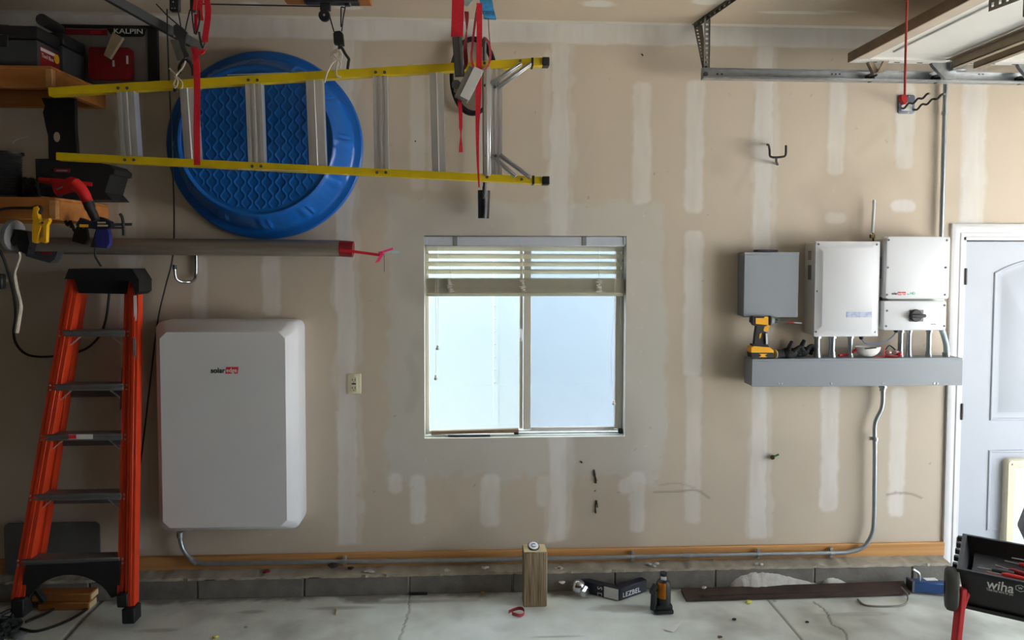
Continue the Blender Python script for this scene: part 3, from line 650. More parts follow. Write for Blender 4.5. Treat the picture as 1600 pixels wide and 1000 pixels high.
# blue cable between the boxes
bc = thing('data_cable', 'thin blue cable looping between the two inverters', 'cable', at(1375, 535, -.07))
part('wire', MB().tube(smooth_path(vs([(1346,526),(1347,531),(1353,536.5),(1366,538),(1381,534),(1392,528),(1399,520),(1401,514)], -.07), 5), .0032, 6), 'bluecable', bc)
for q, y0 in ((1346, 524), (1400, 513)): part('cable_gland', MB().lathe(at(q, y0, -.07), (0,0,-1), [(.013,0),(.014,.012),(.011,.022),(.005,.026)], 10), 'black', bc)
# --- conduit run
cr = thing('conduit_run', 'steel conduit run from the wireway down and along the sill to the battery', 'conduit', at(870, 868, -.05))
YC = -.05
pts = vs([(1379.5,603),(1379.5,625),(1377,640),(1369.5,655),(1366.8,668),(1367,700),(1366.5,760),(1365.5,815),(1361,838),(1348,855),(1325,862.5),(1295,864)], YC)
pts += vs([(1180,866.3),(1074,868),(985,870),(870,872.5),(700,875.5),(540,877.5),(400,879.5),(345,880.3),(318,880.5),(300,874),(287,860),(282.5,846),(281.5,834)], YC)
part('pipe', MB().tube(smooth_path(pts, 5), .0125, 14), 'emt', cr)
for x, y, ax in ((1368,686,1),(538,877.5,0),(989,870,0),(1186,866.3,0),(1300,864.2,0)):
    p = at(x, y, YC); d = Vector((0,0,1)) if ax else Vector((1,0,0)); o = Vector((1,0,0)) if ax else Vector((0,0,1))
    part('strap', MB().tube([p-d*.011, p+d*.011], .0152, 12).box(p-d*.009-o*.03+Vector((0,.008,0)), p+d*.009+o*.03+Vector((0,.02,0)), .001), 'steel', cr)
for x, y in ((1074,868),(302,877)):
    p = at(x, y, YC); dd = Vector((.028,0,0)) if x > 500 else Vector((.018,0,-.016))
    part('coupling', MB().tube([p-dd, p-dd*.35], .017, 12).tube([p-dd*.35, p+dd*.35], .0148, 12).tube([p+dd*.35, p+dd], .017, 12), 'steel', cr)
p = at(1379.5, 603, YC); part('connector', MB().cyl(p-Vector((0,0,.03)), p+Vector((0,0,.004)), .018, n=12).cyl(p-Vector((0,0,.012)), p, .023, n=8), 'steel', cr)
p = at(281.5, 834, YC); part('connector', MB().cyl(p-Vector((0,0,.02)), p+Vector((0,0,.01)), .019, n=12), 'steel', cr)
# --- vertical conduit at right
vc = thing('vertical_conduit', 'upright steel conduit on the wall above the square inverter', 'conduit', at(1472, 369, -.03))
part('pipe', MB().tube([Vector((at(1474,250,-.03).x, -.03, z)) for z in (at(0,372,-.03).z, at(0,200,-.03).z, ZC-.01)], .0125, 14), 'emt', vc)
p = Vector((at(1474,250,-.03).x, -.03, at(0,157,-.03).z)); part('strap', MB().tube([p-Vector((0,0,.01)), p+Vector((0,0,.01))], .0155, 12).box((p.x, -.004, p.z-.008), (p.x+.04, 0, p.z+.008), .001), 'steel', vc)
# --- electrical outlet
ou = thing('wall_outlet', 'ivory electrical outlet on the wall beside the battery', 'outlet', at(553, 616, 0))
a, b = at(542, 584, -.006), at(564.3, 616, -.006)
part('cover_plate', MB().loft([rrect(a.x, b.x, b.z, a.z, .006, 0), rrect(a.x, b.x, b.z, a.z, .006, -.003), rrect(a.x+.004, b.x-.004, b.z+.004, a.z-.004, .005, -.006)]), 'ivory', ou)
part('receptacle', MB().fbox(547.6, 588.5, 558, 612, -.009, -.004, .002), 'ivory', ou)
for y in (593.5, 606):
    for x in (550.6, 554.8): part('slot', MB().fbox(x-.5, y-1.6, x+.5, y+1.6, -.0095, -.008), 'black', ou)
    part('ground_hole', MB().lathe(at(552.7, y+3.6, -.0088), (0,-1,0), [(.003,0),(.003,.001)], 8), 'black', ou)
part('test_button', MB().fbox(549.5, 598.7, 556, 600.8, -.0105, -.008, .0005), 'black', ou)
screws(ou, [(553,586.3),(553,614)], -.006, 'ivory', .003)
# --- black double prong hook
hk = thing('wall_hook', 'small black two-prong hook on the wall above the breaker box', 'hook', at(1213, 258, 0))
part('prong', MB().tube(smooth_path([at(1199,226,-.005), at(1201,227,-.03), at(1202.5,235,-.09), at(1203,243,-.1), at(1206,245.5,-.1), at(1213,246,-.1), at(1224,244.8,-.1), at(1227.5,242,-.1), at(1228,236,-.1), at(1228,227,-.1)], 4), .0065, 8), 'black', hk)
part('shank', MB().tube([at(1213,246,-.1), at(1213,252,-.06), at(1215,257,0)], .007, 8), 'dgrey', hk)
# --- tool hook plate with wavy prongs
th = thing('tool_hook', 'grey plate tool hook with two wavy black prongs', 'hook', at(1416, 178, 0))
pl = MB().loft([rrect(at(1405,0,0).x, at(1430,0,0).x, 0, 1, .01, 0)])
a, b = at(1404.5, 148, -.01), at(1429.5, 177.5, -.01)
part('plate', MB().loft([rrect(a.x, b.x, b.z, a.z, .012, 0), rrect(a.x, b.x, b.z, a.z, .012, -.007), rrect(a.x+.003, b.x-.003, b.z+.003, a.z-.003, .01, -.009)]), mat('slate_plate', (92,96,112), .5, .2), th)
part('label_area', MB().fbox(1409, 160, 1425, 173, -.0105, -.008), 'paper', th)
for (xa, ya, xb, yb, dx) in ((1409,169,1452.5,146.5,0), (1429,171,1476,147,0)):
    p = []
    for i in range(23):
        t = i/22; yv = ya+(yb-ya)*t+2.1*math.sin(t*6*math.pi)*(1-.3*t); p.append(at(xa+(xb-xa)*t, yv, -.012-.20*t))
    part('prong', MB().tube(smooth_path(p, 2), .0062, 8), 'black', th)
screws(th, [(1420.5,150.5),(1419,175.5)], -.009, 'steel', .005)
# --- small threaded stub
ns = thing('pipe_stub', 'tiny brass pipe stub poking from the wall under the wireway', 'pipe', at(1210, 718, 0))
part('stub', MB().cyl(at(1208,714,0), at(1207,715,-.03), .013, n=12), 'brass', ns); part('valve_tip', MB().tube([at(1208,714,-.02), at(1217,710,-.03)], .006, 8), mat('green_plastic', (30,120,60), .5), ns)
# --- steel hook under the long pipe
uh = thing('ladder_hook', 'chrome U-shaped utility hook below the long metal pipe', 'hook', at(290, 445, 0))
part('hook_bar', MB().tube(smooth_path([at(306,390,-.012), at(306.5,412,-.012), at(306,430,-.014), at(303,438,-.04), at(296,440.5,-.08), at(283,440,-.11), at(276,436,-.13), at(273.5,428,-.14), at(273,417,-.145)], 5), .0085, 10), 'chrome', uh)
part('rubber_cap', MB().cyl(at(273.2,421,-.145), at(272.8,413.5,-.145), .0115, n=12), mat('navy_cap', (30,34,52), .5), uh)
# --- long metal pipe with red cap
YP = -.11
lp = thing('metal_pipe', 'long galvanized tube along the wall under the blue pool', 'pipe', at(300, 400, YP))
pa, pb = at(-20, 383, YP), at(531, 388, YP)
part('tube', MB().tube([pa, pb], .047, 28), mat('weathered_zinc', (150,142,132), .42, .7, .25, 5, .1, 50, (.4,6,6)), lp)
part('end_cap', MB().tube([pb-Vector((.005,0,0)), at(552,389.5,YP)], .0455, 24), 'dred', lp, 'dark red end cap')
part('flag_strap', MB().ribbon(vs([(530,391),(552,393),(575,396),(597,399)], YP-.05), Vector((0,0,.016)), (0,.002,0)), 'red', lp, 'red strap trailing off the end')
rb = thing('marker_ribbon', 'bright pink ribbon knotted to the end of the red strap', 'ribbon', at(598, 400, YP-.055))
part('loop', MB().ribbon(smooth_path(vs([(591,395),(597,394),(604,391.5),(614,388.5)], YP-.055), 3), Vector((0,0,.013)), (0,.0015,0)), 'pink', rb)
part('tail', MB().ribbon(smooth_path(vs([(598,396),(594,402),(589,410)], YP-.06), 3), Vector((.026,0,.01)), (0,.0015,0)), 'pink', rb)
part('knot', MB().ball(at(598,395,YP-.058), .009, 6), 'pink', rb)
part('wire_pin', MB().tube([at(600,396,YP-.055), at(600.5,425,YP-.055)], .0016, 5), 'dgrey', rb)
part('clear_strip', MB().ribbon(vs([(602,393),(624,394)], YP-.05), Vector((0,0,.014)), (0,.001,0)), 'ragl', rb)
# ================================================================== BLUE POOL
pc = at(414.5, 227.5, -.03); pool = thing('wading_pool', 'round blue plastic wading pool hung base outward on the wall', 'pool', (pc.x, -.02, pc.z-.565))
RX, RZ = at(567,228,-.03).x-pc.x, at(414,80,-.03).z-pc.z; RZ = (RZ+pc.z-at(414,374,-.03).z)/2; cz = pc.z
NA = 192
def pring(r, Y, wob=0., k=0): return [Vector((pc.x+RX*r*math.cos(2*math.pi*j/NA)*(1+wob*math.sin(k*2*math.pi*j/NA)), Y, cz+RZ*r*math.sin(2*math.pi*j/NA)*(1+wob*math.sin(k*2*math.pi*j/NA)))) for j in range(NA)]
shell = MB(); rings = [pring(.965,-.012), pring(1.,-.012), pring(1.,-.03), pring(.985,-.04), pring(.93,-.042), pring(.905,-.05)]
for i in range(1, 9):
    t = i/9; r = .90-.115*t; Y = -.055-.145*t; ring = []
    for j in range(NA):
        a_ = 2*math.pi*j/NA; sec = (a_/(2*math.pi)*12) % 1.0
        rib = (.026 if (sec < .09 or .14 < sec < .23) else 0)+(.007*math.sin(sec*62) if .3 < sec < .92 else 0)
        rr = r+rib*math.sin(math.pi*t)*.9; ring.append(Vector((pc.x+RX*rr*math.cos(a_), Y, cz+RZ*rr*math.sin(a_))))
    rings.append(ring)
rings += [pring(.775,-.212), pring(.755,-.218), pring(.735,-.214), pring(.725,-.208)]
shell.loft(rings, False, False); part('side_wall', shell, 'poolblue', pool)
nb = 190; bx = np.linspace(-.73, .73, nb); BXg, BZg = np.meshgrid(bx*RX, bx*RZ)
per = .037; row = .075                                  # wavy embossed lines like stacked lenses
ph = (BXg/per); wv = .5+.5*np.cos(2*math.pi*BZg/row)
cw = .3*np.cos(2*math.pi*BZg/row); d1 = np.abs(((ph/2-cw/2+.5) % 1)-.5)*2*per; d2 = np.abs(((ph/2+cw/2) % 1)-.5)*2*per
em = np.maximum(np.exp(-(d1/.005)**2), np.exp(-(d2/.005)**2))*.0045
rad = np.hypot(bx[None,:], bx[:,None]); ins = rad < .728
YY = -.208-em*(rad < .70); idx = -np.ones((nb, nb), int); base = MB()
vs_, k = [], 0
for j in range(nb):
    for i in range(nb):
        if ins[j, i]: idx[j, i] = k; k += 1; vs_.append((pc.x+BXg[j,i], YY[j,i], cz+BZg[j,i]))
fs_ = [(idx[j,i], idx[j,i+1], idx[j+1,i+1], idx[j+1,i]) for j in range(nb-1) for i in range(nb-1) if min(idx[j,i], idx[j,i+1], idx[j+1,i+1], idx[j+1,i]) >= 0]
base.add(vs_, fs_); base.loft([pring(.73,-.2085), pring(.70,-.2085)], False, False); part('embossed_base', base, 'poolblue', pool)
# ================================================================== HANGING YELLOW LADDER
YL = -.61
yl = thing('yellow_ladder', 'yellow fibreglass ladder hung sideways under the ceiling', 'ladder', at(470, 283, YL))
def rail(x0, y0, x1, y1, h, nm='rail'):
    a, b = at(x0, y0, YL), at(x1, y1, YL); mb = MB(); t = .006; H = h*mpp(YL); d = (b-a).normalized(); n = Vector((-d.z, 0, d.x))
    mb.bar(a, b, t, H, n, .001); mb.bar(a+n*(H/2-t/2)+Vector((0,.024,0)), b+n*(H/2-t/2)+Vector((0,.024,0)), .046, t, n, .001); mb.bar(a-n*(H/2-t/2)+Vector((0,.024,0)), b-n*(H/2-t/2)+Vector((0,.024,0)), .046, t, n, .001)
    return part(nm, mb, 'yellow', yl)
rail(76, 143.5, 848, 96, 12.5); rail(88, 244, 848, 282, 11.5)
tr_ = lambda x: 143.5+(96-143.5)*(x-76)/772; br_ = lambda x: 244+38*(x-88)/760
STEPS = [(195,202,25), (291,299,22), (395,400,24), (490,495.5,25), (593.5,595.5,22), (681.5,685.5,21), (775,775,19)]
for i, (xt, xb, w) in enumerate(STEPS):
    a, b = at(xt, tr_(xt)+5, YL), at(xb, br_(xb)-4.5, YL); W_ = w*mpp(YL); mb = MB(); k = i % 2
    # extruded tread: front face with grooves
    prof = [(-.5,.05),(-.5,-.004),(-.30,-.004),(-.26,.004),(-.12,.004),(-.08,-.006),(.06,-.006),(.10,.004),(.24,.004),(.28,-.004),(.5,-.004),(.5,.05),(.44,.05),(.44,.008),(-.44,.008),(-.44,.05)]
    if k: prof = [(-.5,.05),(-.5,-.0),(.0,-.004),(.04,.003),(.5,.004),(.5,.05),(.44,.05),(.44,.01),(-.44,.008),(-.44,.05)]
    mb.loft([[Vector((p.x+u*W_, YL+.008+y, p.z)) for u, y in prof] for p in (a, b)]); part('step', mb, 'alu', yl)
a, b = at(760.5, 105, YL), at(761, 275, YL)
mb = MB(); mb.bar(a, b, 10.5*mpp(YL), .02, (0,1,0), .002); mb.bar(a+Vector((0,-.012,0)), b+Vector((0,-.012,0)), 4*mpp(YL), .006, (0,1,0), .002); part('spreader_bar', mb, 'alu', yl)
for x0, y0, x1, y1 in ((767,131,815,99), (777,137,830,99), (768,243,806,276), (781,242,829,278)):
    mb = MB(); a, b = at(x0, y0, YL-.004), at(x1, y1, YL-.004); d = (b-a).normalized(); n = Vector((-d.z,0,d.x))
    mb.bar(a, b, .008, .021, n, .002); mb.bar(a+Vector((0,-.005,0)), b+Vector((0,-.005,0)), .006, .008, n, .002); part('brace', mb, 'steel', yl)
rvp = [(x+dx, (tr_(x)+1.2)) for x in (191.5, 395, 594) for dx in (-7, 7)]+[(x+dx, br_(x)) for x in (202, 401, 596) for dx in (-7, 7)]+[(757,98.5),(813,95),(761,276.5),(815,280),(758,133.5),(773,136),(760.5,243.5),(774,243.5)]
screws(yl, rvp, YL-.008, 'dsteel', .008)
for x, y in ((853.5, 95.5), (853.5, 282)): part('end_cap', MB().fbox(x-6, y-7, x+5.5, y+6.5, YL-.012, YL+.055, .004), 'black', yl)
for x, y in ((832,96.5), (833.5,281)): part('rail_clip', MB().fbox(x-1.7, y-6.8, x+1.7, y+6.8, YL-.008, YL+.06, .001), 'black', yl)
part('warning_wire', MB().tube(vs([(355,117),(452,113.5)], YL-.01), .0018, 5), 'alu', yl); part('warning_wire', MB().tube(vs([(372,264),(480,267)], YL-.01), .0018, 5), 'alu', yl)
# ================================================================== HOISTS, STRAPS AND THINGS HANGING AROUND THE LADDER
h1 = thing('pulley_hoist', 'black pulley hoist on a ceiling board holding the ladder middle', 'hoist', at(525, 100, YL))
part('mount_plate', MB().fbox(474, -6, 560, 3.5, YL-.03, YL+.03, .003), 'black', h1)
part('board', MB().fbox(440, -30, 577, -1, YL-.04, YL+.06, .003), 'shelf', h1)
p = at(507, 13, YL); part('upper_pulley', MB().fbox(499.5, 0, 516, 16, YL-.012, YL+.012, .003).lathe(Vector((p.x, YL-.012, at(0,15,YL).z)), (0,1,0), [(.001,0),(.027,0),(.028,.003),(.028,.021),(.027,.024),(.001,.024)], 20), 'black', h1)
part('pulley_pin', MB().lathe((p.x, YL-.013, at(0,15,YL).z), (0,-1,0), [(.006,0),(.005,.003),(.001,.004)], 8), 'steel', h1)
blk = [(520.5,52),(524,48.5),(531,48),(535,51),(537,69.5),(529,69.5),(521.5,67.5)]
part('lower_block', MB().pprism(blk, YL-.02, YL+.015), 'black', h1)
for pts in ([(514,22),(518,36),(522,50)], [(540,8),(536,30),(534,49)], [(538,12),(534,11),(533,14),(532.8,36),(533,42)], [(309,6),(400,8),(500,10)]):
    part('rope', MB().tube(smooth_path(vs(pts, YL), 4), .0035, 6), 'rubber', h1)
part('rope_cleat', MB().fbox(538, -2, 547, 8, YL-.015, YL+.015, .004), 'black', h1)
part('hook', MB().tube(smooth_path(vs([(531,69),(530,76),(533,73),(540,85),(545,92),(544.5,97),(543,108)], YL-.012), 3), .007, 8), 'rubber', h1)
rp = thing('tie_rope', 'off-white rope knotted around the ladder rail under the middle hoist', 'rope', at(525, 120, YL-.02))
for pts in ([(517,86),(524,80),(531,82),(529,92),(524,95),(518,100),(512,112),(508,124),(507,129)], [(526,90),(528,97),(526,104),(525,114),(527,119),(533,121)], [(520,84),(527,92),(533,99),(531,107)], [(530,78),(534,86),(532,95),(527,88)]):
    part('strand', MB().tube(smooth_path(vs(pts, YL-.022), 4), .0052, 6), 'offcord', rp)
part('frayed_end', MB().ribbon(vs([(516,86),(522,81),(527,79)], YL-.026), Vector((.006,0,.022)), (0,.002,0)), 'tan', rp)
h2 = thing('pulley_hoist', 'black pulley hoist above the left end of the yellow ladder', 'hoist', at(288, 100, YL))
part('upper_pulley', MB().fbox(264, -8, 279.5, 17, YL-.015, YL+.015, .004), 'black', h2)
for x, y in ((270.5,3),(268.5,13),(273,13)): part('pulley_pin', MB().lathe(at(x, y, YL-.015), (0,-1,0), [(.004,0),(.003,.003),(.001,.004)], 8), 'steel', h2)
part('second_pulley', MB().fbox(296, -8, 304, 17, YL-.015, YL+.015, .004), 'black', h2)
for pts in ([(261,14),(261.5,40),(262,70),(264,126)], [(278,15),(281,32),(283,46)], [(297,15),(292,36),(289,50)], [(244,6),(262,25),(276,37),(288,49)]):
    part('rope', MB().tube(smooth_path(vs(pts, YL-.01), 3), .0035, 6), 'rubber', h2)
part('lower_block', MB().pprism([(271,40),(276,37),(284,42),(292,50),(288,72),(296,88),(288,91),(279,64),(271,52)], YL-.035, YL-.02), 'dgrey', h2)
part('hook', MB().tube(smooth_path(vs([(290,92),(284,97),(280,106),(281,115)], YL-.012), 3), .008, 8).tube(smooth_path(vs([(290,92),(297,98),(301,107),(302,118)], YL-.012), 3), .008, 8), 'rubber', h2)
part('guard_plate', MB().pprism([(266,62),(277,62),(291,90),(277,95)], YL-.012, YL-.004), 'perf', h2)
rp = thing('tie_rope', 'off-white rope looped on the ladder rail below the left hoist', 'rope', at(272, 138, YL-.02))
for pts in ([(264.5,107),(270,112),(275,118),(273,126),(271,132),(274,138)], [(290,95),(286,105),(280,112),(275,118),(279,123),(284,128),(285,135),(283,138)], [(272,120),(278,126),(275,136),(270,131)]):
    part('strand', MB().tube(smooth_path(vs(pts, YL-.022), 4), .0045, 6), 'offcord', rp)
part('rail_hook_tip', MB().fbox(270, 137, 276, 143, YL-.02, YL, .003), 'rubber', rp)
# long pull rope going down the wall
solo('pull_rope', MB().tube(smooth_path(vs([(262,60),(266,160),(269.5,250),(272.5,330),(271,398)], -.30)[:3]+vs([(272,330),(270,400),(258,450),(246,505),(232,620),(220,720),(212,772)], -.05), 5), .0045, 6), 'rubber', 'long thin black pull rope hanging behind the blue pool to the battery side', 'rope')
# grey steel arm overhead
ar = thing('ceiling_arm', 'dark grey metal arm slanting from the ceiling to the left hoist', 'metal arm', at(240, 40, -.6))
part('arm', MB().bar(at(150,-16,-.75), at(300,67,-.52), .03, .045, (0,0,1), .003), 'dgrey', ar)
part('arm_end', MB().pprism([(291,52),(310,63),(319,75),(311,76),(290,68)], -.54, -.50), 'grey', ar)
part('bolt', MB().lathe(at(273,56,-.585), (0,-1,0), [(.008,0),(.007,.004),(.001,.006)], 8), 'steel', ar)
# red ratchet strap, left
YS = -.66
s1_ = thing('ratchet_strap', 'red ratchet strap looped around the left half of the ladder', 'strap', at(308, 258, YS))
w = Vector((9.5*mpp(YS), 0, 0))
part('webbing', MB().ribbon(smooth_path(vs([(303.5,74),(306,90),(307.5,110),(308,150),(307.5,200),(308,258)], YS), 4), w, (0,.003,0)), 'red', s1_)
part('buckle_wrap', MB().ribbon(smooth_path(vs([(303,76),(308,81),(314,82),(320,78),(322,72)], YS-.01), 3), Vector((.004,0,.025)), (0,.004,0)), 'red', s1_)
for pts, ww in (([(306,-6),(305,5),(304,16)], 5), ([(306,22),(306,35),(305,52)], 5), ([(314,-6),(312,15),(314,32)], 8), ([(322,-6),(325,12),(324.5,30),(321,55),(320,66)], 9)):
    part('loop', MB().ribbon(smooth_path(vs(pts, YS), 4), Vector((ww*mpp(YS), 0, 0)), (0,.003,0)), 'red', s1_)
part('buckle', MB().tube(smooth_path(vs([(300,18),(302,40),(306,54),(312,30),(311,16)], YS-.012), 3), .004, 6).tube(smooth_path(vs([(311,50),(314,66),(318,76),(321,66)], YS-.012), 3), .006, 6), 'black', s1_)
# red ratchet strap, right
s2_ = thing('ratchet_strap', 'dark red ratchet strap with steel ratchet hanging over the ladder', 'strap', at(720, 240, YS))
part('wide_webbing', MB().ribbon(vs([(716,-10),(715,30),(714,57.5)], YS-.02), Vector((18.5*mpp(YS), 0, 0)), (0,.004,0)), 'red', s2_)
part('twisted_webbing', MB().ribbon(smooth_path(vs([(729,18),(729.5,40),(727,75),(728,100),(723,112)], YS), 4), [Vector((6*mpp(YS)*k, .006, 0)) for k in np.abs(np.cos(np.linspace(0, 5, 17)))*.9+.25], (0,.002,0)), 'maroon', s2_)
part('tail', MB().ribbon(smooth_path(vs([(717.5,150),(719.5,175),(720,200),(720,215),(720,238)], YS-.01), 4), [Vector((6*mpp(YS)*k, 0, 0)) for k in [1]*6+[.9]*3+[.5,.4,.35,.4,.6,.8,.95,1]], (0,.002,0)), 'red', s2_)
part('long_tail', MB().ribbon(smooth_path(vs([(749,5),(749,60),(748,120),(747,165),(746,200),(746.5,250),(748.5,293)], YS-.01), 4), [Vector((mpp(YS)*(7.5*(1-max(0,i-10)/16)+1.2), 0, 0)) for i in range(25)], (0,.002,0)), 'red', s2_)
part('loop', MB().ribbon(smooth_path([at(747,6,YS), at(743,30,YS), at(738,70,YS), at(736.5,90,YS-.01), at(741,106,YS-.02), at(751,110,YS-.02), at(760,106,YS-.01), at(766,90,YS), at(764,68,YS), at(757,58,YS+.01)], 4), Vector((.012,.014,.006)), (0,.002,0)), 'maroon', s2_)
a, b = at(714, 58, YS-.02), at(718.5, 120, YS-.02)
part('ratchet_handle', MB().bar(a, b, .048, .018, (0,1,0), .003).bar(a+Vector((.012,-.012,0)), b+Vector((.012,-.012,0)), .01, .01, (0,1,0), .001), 'dsteel', s2_)
c = at(731, 133, YS-.03); rt = MB(); d1_ = (at(741,113,YS)-at(720,156,YS)).normalized()
rt.bar(c-d1_*.08, c+d1_*.085, .07, .03, (0,1,0), .003); part('ratchet_body', rt, 'perf', s2_)
part('ratchet_face', MB().bar(c-d1_*.075+Vector((.017,-.017,0)), c+d1_*.085+Vector((.017,-.017,0)), .05, .004, (0,1,0), .001), 'paper', s2_)
part('ratchet_gear', MB().lathe(at(713,132,YS-.03), (0,1,0), [(.001,-.004),(.022,-.004),(.022,.022),(.001,.022)], 14), 'dsteel', s2_)
part('ratchet_spring', MB().fbox(709, 135, 716, 143, YS-.03, YS, .004), 'tan', s2_)
# blue rag
rg = MB(); rg.ribbon(smooth_path(vs([(757,-12),(760,4),(763,18),(766,29)], YS+.05), 4), Vector((19*mpp(YS),.01,0)), (0,.012,0))
for v in rg.v: v += Vector((random.uniform(-.002,.002), random.uniform(-.004,.004), random.uniform(-.004,.004)))
solo('blue_rag', rg, 'rag', 'frayed blue rag draped beside the red straps under the ceiling', 'rag')
solo('pale_cloth', MB().pprism([(723,-8),(741,-8),(738,2),(731,10),(724,7)], YS+.02, YS+.03), 'ragl', 'pale blue cloth scrap tucked between the red straps', 'cloth')
solo('thin_cord', MB().tube(smooth_path(vs([(763,28),(764,50),(766,75),(765,95)], YS+.04), 4), .002, 5), 'maroon', 'thin brown cord dangling below the blue rag', 'cord')
# hose ring on the wall
hs = thing('hose_coil', 'black hose coiled in a ring on the wall behind the ladder end', 'hose', at(738, 182, -.03))
for k, (cx_, cy_, rx_, ry_, ph_) in enumerate(((739,119,34.5,60,.0), (738,121,33,58,.05), (741,117,34,58,-.03))):
    part('coil', MB().tube([at(cx_+rx_*math.cos(2*math.pi*i/40), cy_+ry_*math.sin(2*math.pi*i/40), -.028-.012*k) for i in range(40)], .0085, 8, True), 'rubber', hs)
part('hose_tip', MB().tube(vs([(753,66),(757,58)], -.04), .006, 6), 'rubber', hs)
# narrow spade behind the ladder
sp = thing('narrow_spade', 'narrow dark steel spade hanging blade down under the ladder', 'spade', at(756, 342, -.08))
pv = [at(746.5,297,-.08), at(766,297.5,-.08), at(764,341.5,-.08), at(747,341,-.08)]
bl2 = MB(); rings = []
for t in np.linspace(0, 1, 6):
    l, r_ = pv[0].lerp(pv[3], t), pv[1].lerp(pv[2], t); ring = [l.lerp(r_, u)+Vector((0, -.03*(1-(2*u-1)**2)+.012, 0)) for u in np.linspace(0, 1, 9)]; ring += [q+Vector((0,.004,0)) for q in ring[::-1]]; rings.append(ring)
bl2.loft(rings); part('blade', bl2, mat('spade_steel', (58,58,60), .4, .7, .4, 20), sp)
part('handle', MB().tube(vs([(757,303),(757.5,280),(757,200),(757,120),(757,60)], -.08), .011, 10), 'dsteel', sp)
part('hanging_nail', MB().tube([at(757,66,0), at(757,64,-.1)], .003, 6), 'dsteel', sp)
part('socket', MB().tube([at(757,292,-.085), at(756,310,-.105)], [.013,.007], 10), 'dsteel', sp)
# ================================================================== GARAGE DOOR, TRACK, HANGERS
YT = -.2
tk = thing('door_track', 'horizontal galvanized garage door track along the wall', 'track', at(1350, 125, YT))
ta, tb = at(1095.5, 107.5, YT), at(1095.5, 125.3, YT); XT1 = 4.3
H = ta.z-tb.z
mb = MB(); mb.box((ta.x, YT+.0, tb.z), (XT1, YT+.003, ta.z)); mb.box((ta.x, YT-.03, ta.z-.003), (XT1, YT, ta.z), .001); mb.box((ta.x, YT-.045, tb.z), (XT1, YT, tb.z+.003), .001); mb.box((ta.x, YT-.047, tb.z), (XT1, YT-.044, tb.z+.012), .001)
part('channel', mb, 'steel', tk)
cv = []; 
for i in range(11): 
    an_ = i/10*math.pi/2; cv.append((XT1+.42*math.sin(an_), tb.z+H/2-.42*(1-math.cos(an_))))
rings = [[Vector((x, YT-.04, z-.03)), Vector((x, YT-.04, z+.03)), Vector((x, YT, z+.03)), Vector((x, YT, z-.03))] for x, z in cv[:-1]]
part('curve', MB().loft(rings), 'steel', tk); part('vertical_channel', MB().box((XT1+.40, YT-.045, .05), (XT1+.46, YT, tb.z-.08), .002), 'steel', tk)
part('bolt', MB().lathe(at(1102.5,116,YT), (0,-1,0), [(.014,0),(.014,.006),(.008,.008),(.001,.008)], 6), 'dsteel', tk)
for x in (1121, 1128, 1300, 1306, 1312, 1530, 1536): part('slot', MB().fbox(x-1.4, 114.5, x+1.4, 117, YT-.0012, YT), 'dgrey', tk)
hg = thing('track_hanger', 'perforated steel angle hanger holding the track from the ceiling', 'bracket', at(1104, 107, YT))
p1_ = at(1104, 108, YT+.004); t0 = Vector((p1_.x, p1_.y, at(1104, 12, YT).z))
part('upright', MB().perforated(p1_, t0, Vector((9*mpp(YT),0,0)), (0,.003,0), 13), 'perf', hg)
part('upright_flange', MB().box((p1_.x+4.4*mpp(YT), YT, p1_.z), (p1_.x+4.8*mpp(YT), YT+.03, t0.z)), 'perf', hg)
part('diagonal', MB().perforated(at(1101,107,YT+.02), at(1086.5,35,YT+.19), Vector((-.028,.0,0)), (.004,.002,0), 14), 'dperf', hg)
part('diagonal_flange', MB().ribbon([at(1102.5,107,YT+.02), at(1094,36,YT+.19)], Vector((.022,0,0)), (0,.003,0)), 'dperf', hg)
ca, cb = atz(1090, 36, ZC-.01), atz(1132, -4, ZC-.01)
part('ceiling_angle', MB().perforated(ca+Vector((0,.06,0)), cb+Vector((.1,-.3,0)), Vector((0,0,-.03)), (.003,0,0), 14, .4).bar(ca+Vector((0,.06,.008)), cb+Vector((.1,-.3,.008)), .03, .003), 'dperf', hg)
# raised door: sections lying flat under the ceiling
ZD = at(1330, 97, -.27).z                              # underside at the wall-side end
gd = thing('garage_door', 'raised white sectional garage door overhead at the upper right', 'garage door', (2.6, -2.6, ZD))
gx0 = at(1325.5, 92, -.27).x; GY0, GY1 = -.27, -5.3; TH = .045
for i in range(4):
    xa = gx0+i*.55; 
    if xa+.545 > XR-.1: continue
    sec = part('door_section', MB().box((xa+.002, GY1, ZD+.012), (xa+.545, GY0, ZD+TH), .002), 'doorwhite', gd)
    part('end_stile', MB().box((xa+.004, GY0-.07, ZD-.004), (xa+.543, GY0+.001, ZD+.013), .002), 'doorwhite', sec)
    for j in range(1, 5):
        part('centre_stile', MB().box((xa+.11, GY0-.04-j*1.2, ZD-.002), (xa+.5, GY0+.04-j*1.2, ZD+.013), .002), 'doorgrey', sec)
    for j in range(4):
        y_ = GY0-.12-j*1.2; part('raised_panel', MB().box((xa+.15, y_-1.0, ZD+.004), (xa+.44, y_-.06, ZD+.014), .004), 'doorwhite', sec)
    part('rail_strip', MB().box((xa+.003, GY1, ZD), (xa+.085, GY0-.05, ZD+.013), .002), 'doorgrey', sec)
    for sx_ in (.12, .25, .38): part('slot', MB().box((xa+sx_, GY0-.03, ZD-.006), (xa+sx_+.03, GY0-.022, ZD-.003)), 'dgrey', sec)
part('top_edge', MB().box((gx0-.004, GY1, ZD-.004), (gx0+.004, GY0, ZD+TH+.004), .001), 'door_brown', gd)
